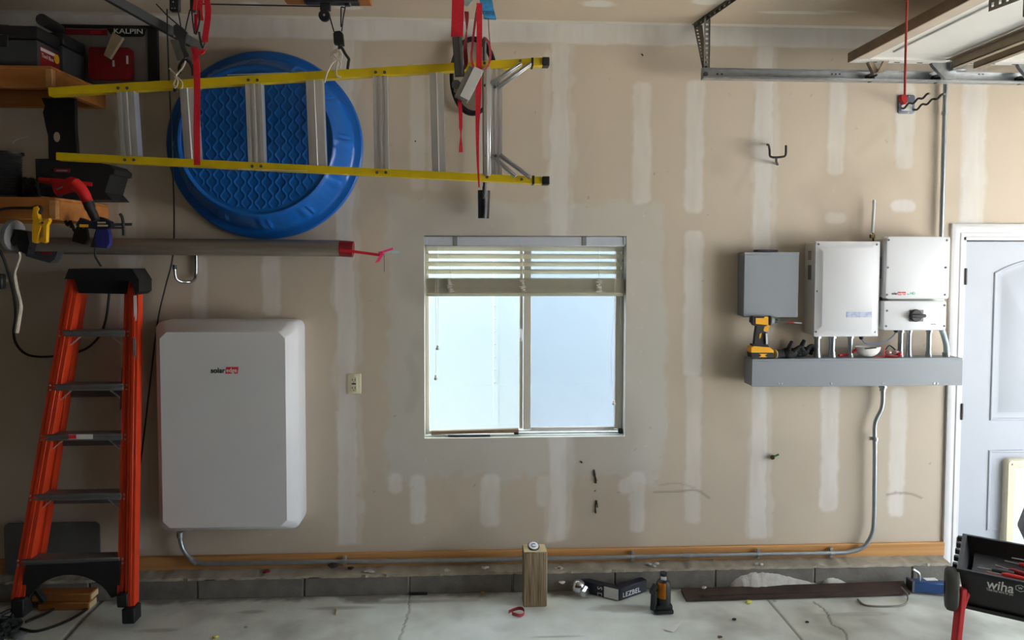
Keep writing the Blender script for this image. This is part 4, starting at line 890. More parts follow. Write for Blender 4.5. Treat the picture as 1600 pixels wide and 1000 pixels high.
for i, xx in enumerate((gx0+.535, gx0+.66, gx0+1.09)):
    part('strut', MB().box((xx, GY1, ZD-.05), (xx+.004, GY0-.09, ZD)).box((xx, GY1, ZD-.05), (xx+.035, GY0-.09, ZD-.046)).box((xx-.03, GY1, ZD-.004), (xx, GY0-.09, ZD)), 'strut', gd)
def roller(px0, px1, parent, big):
    a, b = at(px0, 0, -.24).x, at(px1, 0, -.24).x; zt = tb.z+H*.5
    rl = MB()
    if not big:
        rl.prism([(a, ZD), (a+.03, ZD), (a+.065, zt+.0), (a+.035, zt-.005)], GY0-.03, GY0+.0); rl.prism([(b-.03, ZD), (b, ZD), (a+.075, zt), (a+.045, zt-.005)], GY0-.05, GY0-.03)
    else:
        rl.prism([(a, ZD), (b, ZD), (b-.01, ZD-.05), (b-.035, zt-.03), (b-.07, zt-.03), (a+.01, ZD-.02)], GY0-.03, GY0-.004); rl.box((b-.05, GY0-.06, ZD-.05), (b+.03, GY0-.02, ZD-.004), .003)
    h_ = part('hinge_bracket', rl, 'strut' if not big else 'steel', parent)
    x_ = (a+b)/2; part('roller', MB().cyl((x_, GY0-.02, zt-.01), (x_, YT-.005, zt-.01), .006, n=8).lathe((x_, YT-.028, zt-.01), (0,1,0), [(.001,0),(.024,0),(.024,.02),(.001,.02)], 16), 'rubber', h_)
roller(1350, 1380, gd, False); roller(1448, 1490, gd, True); roller(1582, 1620, gd, True)
part('opener_bracket', MB().perforated(at(1546,9,-1.8), at(1650,-30,-1.8), Vector((0,0,.04)), (0,.004,0), 9, .4).box((at(1600,0,-1.8).x, -1.8, at(0,-6,-1.8).z), (at(1600,0,-1.8).x+.03, -1.796, ZD)), 'dperf', gd)
# emergency release rope
YR = -1.3
rr = thing('release_rope', 'red pull rope with a red handle hanging before the tool hook', 'rope', at(1414, 168, YR))
part('cord', MB().tube([at(1417.5,-12,YR), at(1415.5,60,YR), at(1413.7,150,YR)], .0048, 8), mat('red_cord', (196,72,62), .8, 0, .15, 60), rr)
part('handle', MB().pprism([(1408.5,148),(1415,147.5),(1418.5,153),(1417.5,159),(1414,162.5),(1409,156)], YR-.012, YR+.012).ball(at(1414,160,YR), .008, 6), 'redp', rr)
# ================================================================== ORANGE STEPLADDER
ol = thing('stepladder', 'orange fibreglass stepladder with black top leaning on the wall', 'ladder', atz(110, 985))
def LY(py, back=0.): return -.16-.27*(py-420)/(975-420)+back
def lp_(x, y, back=0.): return at(x, y, LY(y, back))
def orail(p, q, w, back, d=.028, nm='rail'):
    a, b = lp_(*p, back), lp_(*q, back); ax = (b-a).normalized(); up = Vector((1,0,0)); mb = MB(); t = .005; W_ = w
    up = (up-ax*up.dot(ax)).normalized(); dn = ax.cross(up)
    if dn.y < 0: dn = -dn
    mb.bar(a, b, t, W_, up, .001); mb.bar(a+up*(W_/2-t/2)+dn*d, b+up*(W_/2-t/2)+dn*d, d*2, t, up, .001); mb.bar(a-up*(W_/2-t/2)+dn*d, b-up*(W_/2-t/2)+dn*d, d*2, t, up, .001)
    mb.bar(a-dn*.003, b-dn*.003, .006, W_*.35, up, .002)
    return part(nm, mb, 'orange', ol)
orail((114.5,436),(27,938), .066, 0.); orail((203,436),(191.5,932), .056, 0.)
orail((125,452),(58,872), .034, .075, nm='rear_rail'); orail((210,448),(202.5,955), .046, -.012, nm='rear_rail')
for y, xa, xb in ((521,99,196), (605,85,194), (683,71,192), (776,54,190.5), (877,35,188)):
    a, b = lp_(xa, y), lp_(xb, y); a.z = b.z = (a.z+b.z)/2
    st = part('step', MB().box((a.x, a.y-.008, a.z-.018), (b.x, a.y+.075, a.z+.018), .003).box((a.x, a.y-.012, a.z+.006), (b.x, a.y-.006, a.z+.016), .002).box((a.x, a.y-.012, a.z-.014), (b.x, a.y-.006, a.z-.004), .002), mat('step_aluminium', (120,122,124), .5, .6, .1, 20), ol)
    if y < 877:
        for (sx_, s_) in ((a.x, 1), (b.x, -1)): part('step_brace', MB().bar((sx_+s_*.005, a.y+.02, a.z-.085), (sx_+s_*.09, a.y+.02, a.z-.012), .018, .004, (0,0,1), .001), 'alu', st)
        if y > 540: part('rear_bar', MB().box((a.x+.02, a.y+.11, a.z-.075), (b.x+.01, a.y+.118, a.z-.03), .002), 'charcoal', ol)
    for k, sx_ in enumerate((a.x-.018, b.x+.016)):
        for dz in (.012, -.012): part('rivet', MB().lathe((sx_, a.y-.008, a.z+dz), (0,-1,0), [(.006,0),(.005,.003),(.001,.004)], 8), 'steel', ol)
part('sticker', MB().fbox(107, 679, 145, 686, LY(683)-.0135, LY(683)-.012), 'paper', ol, 'white and red sticker'); part('sticker_mark', MB().fbox(107, 679.5, 119, 685.5, LY(683)-.0145, LY(683)-.013), 'text_r', ol)
part('label', MB().fbox(208.5, 462, 213.5, 516, LY(490,-.012)-.009, LY(490,-.012)-.004), 'paper', ol, 'white side label'); part('label', MB().fbox(208, 528, 212.5, 575, LY(550,-.012)-.010, LY(550,-.012)-.005), 'grey', ol, 'grey side label')
tc_ = MB(); pz = [at(102,433,-.2), at(214,459,-.2)]
tc_.pprism([(101,436),(107,420),(206,420),(217,437),(217,456),(211,461),(206,440),(106,436)], -.24, -.08); part('top_cap', tc_, 'black', ol)
part('cap_skirt', MB().pprism([(116,434),(200,434),(197,459.5),(123,458)], -.19, -.13), 'black', ol)
arch_o = [(40,884),(187,878),(187,932),(182,932)]+[(int(110+74*math.cos(t)), 968-70*math.sin(t)) for t in np.linspace(.5, 2.75, 14)]+[(32,962),(26,962)]
part('foot_brace', MB().pprism(arch_o, LY(920)+.0, LY(920)+.05), 'rubber', ol)
part('cross_web', MB().bar(lp_(45,905,.03), lp_(70,940,.03), .03, .02).bar(lp_(68,890,.03), lp_(38,930,.03), .02, .02), 'rubber', ol)
for x0, y0, x1, y1, bk in ((181.5,929,199,950,0), (189.5,952,210.5,975.5,-.012), (16,938,37,966,0)):
    yy = LY(y1, bk); part('foot', MB().fbox(x0, y0, x1, y1, yy-.022, yy+.06, .006), 'rubber', ol)
part('catch', MB().bar(lp_(96,575,.02), lp_(82,640,.02), .014, .012, (0,1,0)), 'dsteel', ol); part('catch', MB().bar(lp_(193,575,.02), lp_(190,640,.02), .014, .012, (0,1,0)), 'dsteel', ol)
# ================================================================== SHELVES AT LEFT AND WHAT IS ON THEM
YSF = -.54
def shelf(y0, y1, xr, label):
    a, b = at(xr, y0, YSF), at(xr, y1, YSF); zt, zb = a.z, b.z; X1 = a.x; X0 = XL+.01
    s = thing('lumber_shelf', label, 'shelf', ((X0+X1)/2, YSF/2, zb))
    part('front_board', MB().box((X0, YSF, zb), (X1, YSF+.038, zt-.006), .003), 'shelf', s)
    part('end_board', MB().box((X1-.038, YSF+.0385, zb), (X1, -.002, zt-.008), .003), 'shelf', s)
    part('end_grain', MB().box((X1-.03, YSF-.001, zb+.002), (X1+.001, YSF+.036, zt-.009), .002), 'sill', s)
    part('deck', MB().box((X0, YSF, zt-.008), (X1-.001, -.002, zt+.006), .002), 'shelf', s)
    part('back_board', MB().box((X0, -.04, zb), (X1-.04, -.002, zt-.009), .003), 'shelf', s)
    return zt+.006, zb, X1
ZU, ZUB, XU = shelf(105, 137, 80.5, 'upper lumber shelf on the left wall carrying black tool boxes')
ZL, ZLB, XLS = shelf(310, 343, 86, 'lower lumber shelf on the left with tools hanging from it')
# tool boxes
def tbox(x0, x1, y0, y1, z1, label, sticker=False):
    t = thing('tool_box', label, 'tool box', ((x0+x1)/2, (y0+y1)/2, ZU))
    part('tub', MB().box((x0, y0, ZU), (x1, y1, z1-.07), .012, None, 2), 'dgrey', t)
    part('lid', MB().box((x0-.004, y0-.004, z1-.068), (x1+.004, y1+.004, z1), .016, None, 2), 'black', t)
    part('handle', MB().tube(smooth_path([((x0+x1)/2-.09,(y0+y1)/2,z1-.002), ((x0+x1)/2-.08,(y0+y1)/2,z1+.02), ((x0+x1)/2+.08,(y0+y1)/2,z1+.02), ((x0+x1)/2+.09,(y0+y1)/2,z1-.002)], 3), .009, 8), 'black', t)
    for k in (-.12, .12): part('latch', MB().box(((x0+x1)/2+k-.02, y0-.012, z1-.11), ((x0+x1)/2+k+.02, y0-.002, z1-.05), .003), 'black', t)
    return t
tx1 = at(58, 60, -.5).x; zt1 = at(30, 39, -.5).z
t1 = tbox(tx1-.55, tx1, -.5, -.295, zt1, 'black plastic tool box with a red sticker on the upper shelf')
st = part('sticker', MB().box((tx1+.0005, -.478, ZU+.015), (tx1+.0025, -.31, ZU+.115), 0), 'dred', t1, 'red sticker with white stripe')
part('sticker_stripe', MB().box((tx1+.002, -.478, ZU+.092), (tx1+.0035, -.35, ZU+.108)), 'paper', st); part('sticker_dot', MB().lathe((tx1+.002, -.335, ZU+.085), (1,0,0), [(.024,0),(.024,.002)], 16), 'clampy', st)
part('lettering', MB().text('Tool Box', (tx1+.003, -.47, ZU+.062), .028, (0,1,0), (0,0,1)), 'text_w', st)
t2 = tbox(tx1-.5, tx1+.0, -.268, -.045, at(110, 56, -.2).z, 'black plastic tool box at the back of the upper shelf against the wall')
part('sticker', MB().box((tx1+.0005, -.09, ZU+.012), (tx1+.002, -.06, ZU+.025)), 'paper', t2)
solo('rolled_mat', MB().tube([at(66,31,-.42), at(92,46,-.15)], .03, 16), 'black', 'black rolled mat lying on top of the tool boxes', 'roll')
# framed poster
po = thing('framed_poster', 'black framed grey poster on the wall behind the tool boxes', 'poster', at(166, 142, -.02))
a, b = at(85, 37, -.03), at(247, 142, -.03); f = .055
part('frame', MB().box((a.x, -.03, a.z-f*.33), (b.x, -.002, a.z), .004).box((a.x, -.03, b.z), (b.x, -.002, b.z+f*.6), .004).box((a.x, -.03, b.z), (a.x+f, -.002, a.z), .004).box((b.x-f, -.03, b.z), (b.x, -.002, a.z), .004), 'black', po)
art = part('sheet', MB().box((a.x+.02, -.018, b.z+.02), (b.x-.02, -.006, a.z-.02)), 'poster', po)
part('print_band', MB().fbox(92, 45, 168, 55.5, -.0195, -.0175), 'dred', art); part('print_band', MB().pprism([(166,44),(228,43),(226,55),(222,57.5),(176,57.5)], -.0195, -.0175), 'text_b', art)
p = at(177, 52, -.0205); part('lettering', MB().text('KALPIN', (p.x, -.0205, p.z), .04, bold=.0006, fit=at(223,52,-.0205).x-p.x), 'text_w', art)
part('print_band', MB().fbox(141, 47.5, 158, 52.5, -.0203, -.0193), 'redp', art)
rc = thing('red_case', 'flat dark red plastic case hung in front of the framed poster', 'case', at(172, 124, -.06))
a, b = at(137, 72.5, -.075), at(205, 124, -.075)
part('shell', rbox(a.x, b.x, b.z, a.z, .02, -.075, -.032, .006), 'dred', rc)
for x0, y0, x1, y1 in ((175.5,94,179,104), (197,87,200.5,100)): part('slot', MB().fbox(x0, y0, x1, y1, -.0765, -.0745), 'paper', rc)
solo('wood_wedge', MB().pprism([(176,50),(191.5,58.5),(171,91.5),(162,86)], -.11, -.085), 'tan', 'tan wooden wedge dangling in front of the red case', 'wood')
solo('red_carton', MB().box((XL+.02, -.54, ZU), (at(4,50,-.5).x, -.3, at(0,48,-.5).z), .006), 'dred', 'dark red carton at the far left end of the upper shelf', 'box') if False else None
# black slotted upright between the shelves
bp = thing('plastic_upright', 'black slotted plastic upright standing between the two shelves', 'bracket', at(95, 250, -.3))
pan = [(64,139),(70,165),(67,176),(71,196),(75,212),(76,249),(121,249),(117,200),(116,139)]
pv = [at(x, y, -.3) for x, y in pan]
for q in pv: q.z = min(max(q.z, ZL+.001), ZUB-.002)
part('plate', MB().prism([(q.x, q.z) for q in pv], -.3, -.27), 'black', bp)
c = at(89, 214, -.3); part('oval_slot', MB().loft([[Vector((c.x+.016*math.cos(t), -.302, c.z+.026*math.sin(t))) for t in np.linspace(0, 2*math.pi, 20, False)], [Vector((c.x+.016*math.cos(t), -.2995, c.z+.026*math.sin(t))) for t in np.linspace(0, 2*math.pi, 20, False)]]), wall_mat, bp)
# wire spool
sx_ = at(13, 272, -.42); spl = thing('wire_spool', 'black spool of wire on the lower shelf at the frame edge', 'spool', (sx_.x, -.42, ZL))
zt_s = at(13, 238, -.42).z; Rs = at(34, 272, -.42).x-sx_.x
part('core', MB().lathe((sx_.x, -.42, ZL+.012), (0,0,1), [(Rs*.86+.004*(i % 2), t) for i, t in enumerate(np.linspace(0, zt_s-ZL-.024, 36))], 24), 'dblack', spl)
for z in (ZL, zt_s-.012): part('flange', MB().lathe((sx_.x, -.42, z), (0,0,1), [(.001,0),(Rs*1.08,0),(Rs*1.08,.012),(.001,.012)], 28), 'black', spl)
solo('loose_wire', MB().tube(smooth_path(vs([(19,224),(24,219),(33,215.5),(44,213.5)], -.4)+[], 5), .0035, 6), 'offcord', 'short white wire end curling above the black spool', 'wire')
solo('cable_bundle', MB().tube([Vector((at(49,290,-.40).x+.02*math.cos(t)*(1+.08*math.sin(9*t)), -.40+.05*math.sin(t*1.0), ZL+.055+.045*math.sin(t*1.7)) ) for t in np.linspace(0, 25, 160)], .009, 6), 'rubber', 'black cable bundle heaped between the spool and the red tool', 'cable')
# tote bag
tg = thing('tool_bag', 'black fabric tool bag on the lower shelf below the ladder end', 'bag', at(118, 312, -.25))
poly = [(55,248),(75,248),(128,250),(170,257),(179,265),(178,272),(172,273),(164,300),(175,318),(172,322),(150,320),(88,312),(57,300)]
bgm = MB().pprism(poly, -.36, -.16)
for v in bgm.v: v.z = max(v.z, ZL+.002)
part('body', bgm, 'dblack', tg); part('label_patch', MB().fbox(84, 263, 109, 269.5, -.363, -.359), 'dred', tg); p = at(86.5, 268.2, -.3645)
part('label_print', MB().fbox(88, 265.3, 105, 267.6, -.3645, -.3625), 'grey', tg); part('strap', MB().ribbon(vs([(60,280),(90,282),(144,288)], -.375), Vector((0,0,.02)), (0,.003,0)), 'redp', tg, 'red carrying strap')
# red power tool
rt_ = thing('power_tool', 'red handheld power tool with black nozzle on the lower shelf', 'power tool', at(105, 312, -.5))
part('motor_body', MB().loft([[at(*q, -.53) for q in ((80,285),(93,284),(110,276),(119,278),(121,290),(116,300),(100,304),(88,306),(83,298))], [at(*q, -.43) for q in ((80,285),(93,284),(110,276),(119,278),(121,290),(116,300),(100,304),(88,306),(83,298))]]), 'redp', rt_)
part('snout', MB().tube(smooth_path(vs([(116,286),(126,295),(133,306),(138,318)], -.56), 4), [.03]*5+[.028]*4+[.026]*4, 12), 'redp', rt_)
part('nozzle', MB().tube(smooth_path(vs([(138,316),(141,325),(147,338),(150,345)], -.575), 4), [.026]*5+[.022]*4+[.02]*4, 12), 'black', rt_)
part('grip', MB().tube(vs([(62,281),(80,284)], -.48), .014, 8), 'redp', rt_); part('battery_pack', MB().fbox(60, 292, 84, 306, -.52, -.42, .01), 'black', rt_)
part('label_print', MB().pprism([(88,295),(97,291),(97.5,293),(88.5,297)], -.5325, -.529), 'grey', rt_)
# spring clamp
yc = thing('spring_clamp', 'yellow spring clamp hanging from the lower shelf board', 'clamp', at(62, 380, -.59)); Yc = -.6
part('jaw', MB().pprism([(52,324),(58,322),(60,326),(58,331),(60,341),(63,345),(60,350),(52,347),(50,338)], Yc-.015, Yc+.015), 'clampy', yc)
part('handle', MB().pprism([(51,346),(60,350),(64,354),(60,365),(58,378),(54,380),(50,378),(50,362)], Yc-.015, Yc+.015), 'clampy', yc); part('handle', MB().pprism([(60,344),(68,345),(76,341),(77,345),(73,352),(72,378),(69,380),(64,378),(63,373),(68,370),(66,354)], Yc-.012, Yc+.012), 'clampy', yc)
part('pivot_pin', MB().lathe(at(66.5,348,Yc-.015), (0,-1,0), [(.006,0),(.005,.004)], 8), 'dsteel', yc); part('jaw_pad', MB().tube(smooth_path(vs([(58,324),(63,323),(65,328),(62,334)], Yc), 3), .008, 8), 'rubber', yc)
# bar clamp
qc = thing('bar_clamp', 'black and blue bar clamp hanging under the lower shelf', 'clamp', at(165, 388, -.45)); Yq = -.47
part('bar', MB().bar(at(120,352,Yq), at(206,350.5,Yq), .006, .014, (0,0,1)), 'dsteel', qc)
part('body', MB().pprism([(125,340),(140,346),(150,338),(160,340),(172,346),(174,355),(165,359),(150,358),(140,357),(126,356),(118,352)], Yq-.018, Yq+.018), 'navy', qc)
part('trigger_handle', MB().pprism([(151,358),(168,358),(170,366),(171,380),(166,388),(151,387),(148,376)], Yq-.016, Yq+.016), 'blueclamp', qc); part('grip', MB().pprism([(141,386),(150,387),(152,366),(150,357),(146,372)], Yq-.014, Yq+.014), 'black', qc)
part('fixed_jaw', MB().tube(smooth_path(vs([(187.5,334),(191,340),(192.5,350),(193.5,368)], Yq), 3), .008, 8), 'black', qc)
for x0, y0, x1, y1, m_ in ((124,350.5,138,355,'clampy'), (152,346.5,165,349,'straw'), (152,351,168.5,354,'straw')): part('label', MB().fbox(x0, y0, x1, y1, Yq-.0195, Yq-.017), m_, qc)
part('thumb_grip', MB().pprism([(116,360),(134,356),(137,374),(131,382),(112,377)], Yq+.02, Yq+.045), 'black', qc); part('rod', MB().bar(at(160,356,Yq), at(194,356,Yq), .006, .01), 'dsteel', qc)
solo('clamp_cord', MB().tube(smooth_path(vs([(149,388),(149,400),(153,408),(158,416)], -.42), 4), .0055, 6), 'rubber', 'short black cord hanging below the blue bar clamp', 'cord')
# angle grinder and cords under shelf
ag = thing('angle_grinder', 'black angle grinder with grey guard hanging at the left edge', 'grinder', at(30, 410, -.56))
part('guard', MB().lathe(at(24,368,-.55), (-1,.1,.15), [(.001,0),(.075,0),(.078,.012),(.078,.02),(.06,.022),(.001,.022)], 24), 'grey', ag)
part('gear_head', MB().tube(vs([(20,375),(34,372),(44,392)], -.55), [.03,.035,.026], 12), 'black', ag); part('body', MB().pprism([(22,358),(42,362),(46,380),(42,398),(30,392),(24,375)], -.58, -.52), 'black', ag)
part('motor_handle', MB().pprism([(38,392),(64,393),(90,393),(85,405),(78,411),(52,404),(40,400)], -.50, -.44), 'dgrey', ag); part('stripe', MB().fbox(65, 393.5, 80, 398, -.503, -.499), 'dred', ag)
solo('white_cord', MB().tube(smooth_path(vs([(30,394),(31,402),(27,415),(23,428),(26,450),(32,475),(30,495),(26,520)], -.3), 5), [.006]*16+[.009]*10+[.011]*10, 7), 'offcord', 'off-white cord dangling at the left edge beside the black one', 'cord') 
solo('black_cord', MB().tube(smooth_path([at(-6,385,-.5), at(4,400,-.5), at(14,430,-.45), at(22,465,-.35), at(24,495,-.25), at(21,520,-.1), at(27,540,-.05), at(45,555,-.04), at(80,557,-.04), at(125,549,-.03), at(150,532,-.03), at(164,505,-.03), at(170,465,-.03), at(171,440,-.03)], 5), .0068, 7), 'rubber', 'heavy black power cord looping behind the orange stepladder', 'cord')
solo('shelf_cable', MB().tube(smooth_path([at(-8,331,-.585), at(10,326,-.585), at(38,325,-.585)], 4)+smooth_path([at(38,325,-.585), at(50,325,-.588), at(58,322,-.588)], 3), .007, 7), 'rubber', 'black cable clipped along the front of the lower shelf', 'cable')
solo('hanging_plug', MB().fbox(-4, 428, 3, 452, -.5, -.46, .006), 'black', 'black plug hanging at the very left edge of the frame', 'plug')
# small hanging bits under shelf
for i, (pts, lab) in enumerate((([(102,345),(106,352),(110,346),(112,356)], 'tangled dark wire left of the blue bar clamp'), ([(112,350),(118,362),(124,352),(130,366),(135,358)], 'curled dark cable behind the bar clamp jaws'))):
    solo('wire_tangle', MB().tube(smooth_path(vs(pts, -.44), 4), .008, 6), 'rubber', lab, 'wire')
# leaning grey sheet and offcuts behind the stepladder
ls = MB().loft([rrect(at(-20,0,-.06).x, at(154,860,-.06).x, ZCB+.012, at(100,818,-.06).z, .03, -.045), rrect(at(-20,0,-.06).x, at(154,860,-.06).x, ZCB+.012, at(100,818,-.06).z, .03, -.035)])
solo('grey_sheet', ls, 'charcoal', 'charcoal plastic sheet leaning on the wall behind the stepladder', 'sheet')
for (xa, xb, y0, y1, Yf, lab) in ((45,141,915,928,-.2,'upper weathered lumber offcut behind the stepladder foot'), (58,138,928,940,-.22,'lower weathered lumber offcut lying on the floor behind the stepladder')):
    a = atz(xa, y1, 0 if y1 > 930 else .04); b = at(xb, y0, Yf); z0 = 0.001 if y1 > 930 else .043
    o = thing('lumber_offcut', lab, 'lumber', ((a.x+b.x)/2, Yf, z0)); part('block', MB().box((at(xa,920,Yf).x, Yf, z0), (at(xb,920,Yf).x, Yf+.085, z0+.04), .003), 'shelf', o)
    part('splintered_end', MB().box((at(xb,920,Yf).x-.001, Yf+.003, z0+.004), (at(xb,920,Yf).x+.004, Yf+.08, z0+.036), .002), 'endg', o)
# pile of straps on the floor at the lower left
cp = thing('cord_pile', 'heap of black cords and straps on the floor at the lower left', 'cords', atz(25, 985))
c = atz(-4, 996); 
for k in range(7):
    q = [Vector((c.x+random.uniform(-.09,.07), c.y+random.uniform(-.08,.09), .012+.016*(i % 7)*random.uniform(.5,1.2))) for i in range(12)]
    part('cord', MB().tube(smooth_path(q, 4), .011, 6), 'rubber', cp)
cp = thing('floor_cord', 'thin black cord snaking over the floor under the stepladder', 'cord', atz(110, 970))
part('loose_loop', MB().tube(smooth_path([atz(30,985)+Vector((0,0,.01)), atz(60,988)+Vector((0,0,.008)), atz(110,970)+Vector((0,0,.008)), atz(145,945)+Vector((0,0,.008)), atz(163,915)+Vector((0,.0,.02))], 6), .0075, 6), 'rubber', cp)
part('loose_loop', MB().tube(smooth_path([atz(40,975)+Vector((0,0,.01)), atz(75,960)+Vector((0,0,.01)), atz(90,948)+Vector((0,0,.01)), atz(62,941)+Vector((0,0,.01)), atz(35,946)+Vector((0,0,.01))], 5), .007, 6), 'rubber', cp)
cp = None; solo('crumpled_wrapper', MB().ball(atz(30,996)+Vector((0,0,.012)), .03, 5, (1.4,1,.5)), 'grey', 'crumpled grey wrapper at the lower left corner of the floor', 'litter')
# ================================================================== ON THE WIREWAY
dr = thing('impact_driver', 'yellow and black cordless impact driver standing on the wireway', 'power tool', (at(1192,557,-.1).x, -.1, ZWT)); YD = -.122
def dp(pix, h): return MB().pprism(pix, YD-h, YD+h)
part('battery', MB().pprism([(1174,551),(1208,551),(1209,558.5),(1175,559)], YD-.035, YD+.035), 'black', dr)
dz = ZWT-at(1190, 559, YD-.035).z
part('battery_top', MB().pprism([(1174,543),(1178,541),(1203,543),(1209,548),(1209,552),(1174,552)], YD-.034, YD+.034), 'toolyel', dr); part('battery_mark', MB().pprism([(1186,553),(1199,553),(1195,555.5),(1199,558),(1186,558),(1190,555.5)], YD-.0365, YD-.034), 'toolyel', dr)
part('foot_shroud', MB().pprism([(1177,538),(1200,539),(1203,545),(1177,545)], YD-.026, YD+.026), 'black', dr)
part('grip', MB().pprism([(1183,508),(1195,509),(1193,517),(1199.5,520),(1200,540),(1179,540),(1181,522)], YD-.018, YD+.018), 'black', dr); part('grip_inlay', MB().pprism([(1187,522),(1190,520),(1189,527),(1186,530)], YD-.0195, YD-.017), 'toolyel', dr)
part('trigger', MB().pprism([(1192,508),(1203,508),(1200,518),(1192,517)], YD-.012, YD+.012), 'toolyel', dr)
part('motor_housing', MB().pprism([(1177,494),(1180,494.5),(1200,495),(1201,507.5),(1196,510),(1181,509.5),(1176,504)], YD-.028, YD+.028), 'black', dr); part('housing_shell', MB().pprism([(1181,497),(1194,497),(1195,495),(1200.5,495),(1200.5,508),(1181,506)], YD-.031, YD+.031), 'toolyel', dr)
part('nose', MB().lathe(at(1201,501,YD), (1,0,-.05), [(.028,0),(.029,.005),(.028,.02),(.024,.03),(.014,.036),(.014,.05),(.001,.05)], 18), 'dgrey', dr); part('nose_ring', MB().lathe(at(1203,501,YD), (1,0,-.05), [(.0293,0),(.0297,.003),(.029,.016)], 18), 'steel', dr)
part('bit', MB().tube([at(1213,502.5,YD), at(1232,503.5,YD)], .0045, 8), 'dsteel', dr); part('bit_sleeve', MB().tube([at(1230,503.3,YD), at(1240,504,YD)], .006, 8), 'dred', dr); part('bit_socket', MB().tube([at(1240,504,YD), at(1252,505,YD)], .0055, 8), 'steel', dr)
part('belt_clip', MB().pprism([(1196.5,521),(1199.5,521),(1200,538),(1197,538)], YD-.028, YD-.019), 'white', dr)
def glove(cx, lab, flip, Yg):
    g = thing('work_glove', lab, 'glove', (at(cx,557,Yg).x, Yg, ZWT)); x = at(cx,557,Yg).x
    part('palm', MB().ball((x, Yg, ZWT+.032), .042, 10, (1.25,.8,.75)), 'dblack', g)
    for i, (dx, dz, ln) in enumerate(((.055,.05,.05), (.07,.03,.055), (.072,.012,.05), (.06,-.012,.035))):
        b_ = Vector((x+flip*.02, Yg-.025+i*.015, ZWT+.034+dz*.2)); part('finger', MB().tube(smooth_path([b_, b_+Vector((flip*dx*.6,0,dz*.5)), b_+Vector((flip*dx,0,max(dz*.5-.012,-.02)))], 3), [.012]*3+[.0115]*3+[.009], 8), 'dblack', g)
    th_ = Vector((x-flip*.01, Yg-.02, ZWT+.055)); part('thumb', MB().tube(smooth_path([th_, th_+Vector((flip*.012,0,.025)), th_+Vector((flip*.022,0,.048))], 3), [.014]*4+[.0125]*2+[.009], 8), 'dblack', g)
    part('cuff', MB().tube([(x-flip*.035, Yg, ZWT+.028), (x-flip*.085, Yg-.012, ZWT+.0265)], [.026,.025], 14), 'dblack', g); part('cuff_band', MB().tube([(x-flip*.083, Yg-.0115, ZWT+.0265), (x-flip*.088, Yg-.0125, ZWT+.0265)], .0262, 14), 'straw', g)
glove(1232, 'black work glove with thumb raised, nearer the yellow driver', 1, -.122); glove(1251, 'black work glove lying against the wall beside the conduit nipple', 1, -.062)
# dust mask
mk = thing('dust_mask', 'white dust mask lying on the wireway among the conduits', 'mask', (at(1357,557,-.11).x, -.11, ZWT)); mx_ = at(1358, 550, -.12)
rings = []
for t in np.linspace(0, 1, 8):
    r_ = math.cos(t*math.pi/2*.97); rings.append([Vector((mx_.x+.075*r_*math.cos(a_), -.105+.045*r_*math.sin(a_), ZWT+.002+.062*(1-math.sin(t*math.pi/2)))) for a_ in np.linspace(0, 2*math.pi, 28, False)])
part('cup', MB().loft(rings, False, True), 'maskw', mk); part('nose_foam', MB().box((mx_.x-.04, -.155, ZWT+.057), (mx_.x+.03, -.148, ZWT+.064), .002, Matrix.Translation((mx_.x,0,ZWT)) @ Matrix.Rotation(R(-4),4,'Y') @ Matrix.Translation((-mx_.x,0,-ZWT))), 'black', mk)
part('strap', MB().tube(smooth_path([(mx_.x-.07,-.11,ZWT+.05), (mx_.x-.1,-.09,ZWT+.02), (mx_.x-.135,-.08,ZWT+.012), (mx_.x-.165,-.085,ZWT+.01)], 4), .0075, 6), 'redp', mk)
part('strap', MB().ribbon([(mx_.x+.02,-.14,ZWT+.006),(mx_.x+.06,-.14,ZWT+.006),(mx_.x+.085,-.135,ZWT+.01),(mx_.x+.09,-.12,ZWT+.06)], Vector((.008,.008,.0)), (0,.003,.003)), 'redp', mk)
gs = thing('safety_glasses', 'folded red-rimmed safety glasses beside the switch box conduit', 'glasses', (at(1393,557,-.1).x, -.1, ZWT)); gx = at(1393, 550, -.11).x
for k in (-.022, .022): part('lens', MB().ball((gx+k, -.115, ZWT+.03), .019, 8, (1.2,.3,.8)), 'amber', gs)
part('rim', MB().tube(smooth_path([(gx-.048,-.112,ZWT+.01),(gx-.02,-.122,ZWT+.008),(gx+.02,-.122,ZWT+.008),(gx+.05,-.112,ZWT+.012)], 4), .0075, 8), 'dred', gs); part('temple', MB().tube(smooth_path([(gx-.03,-.1,ZWT+.045),(gx-.005,-.09,ZWT+.068),(gx+.02,-.09,ZWT+.055),(gx+.045,-.1,ZWT+.025)], 4), .004, 6), 'black', gs)
part('ear_plug', MB().ball((gx+.042,-.12,ZWT+.018), .014, 6), 'redp', gs)
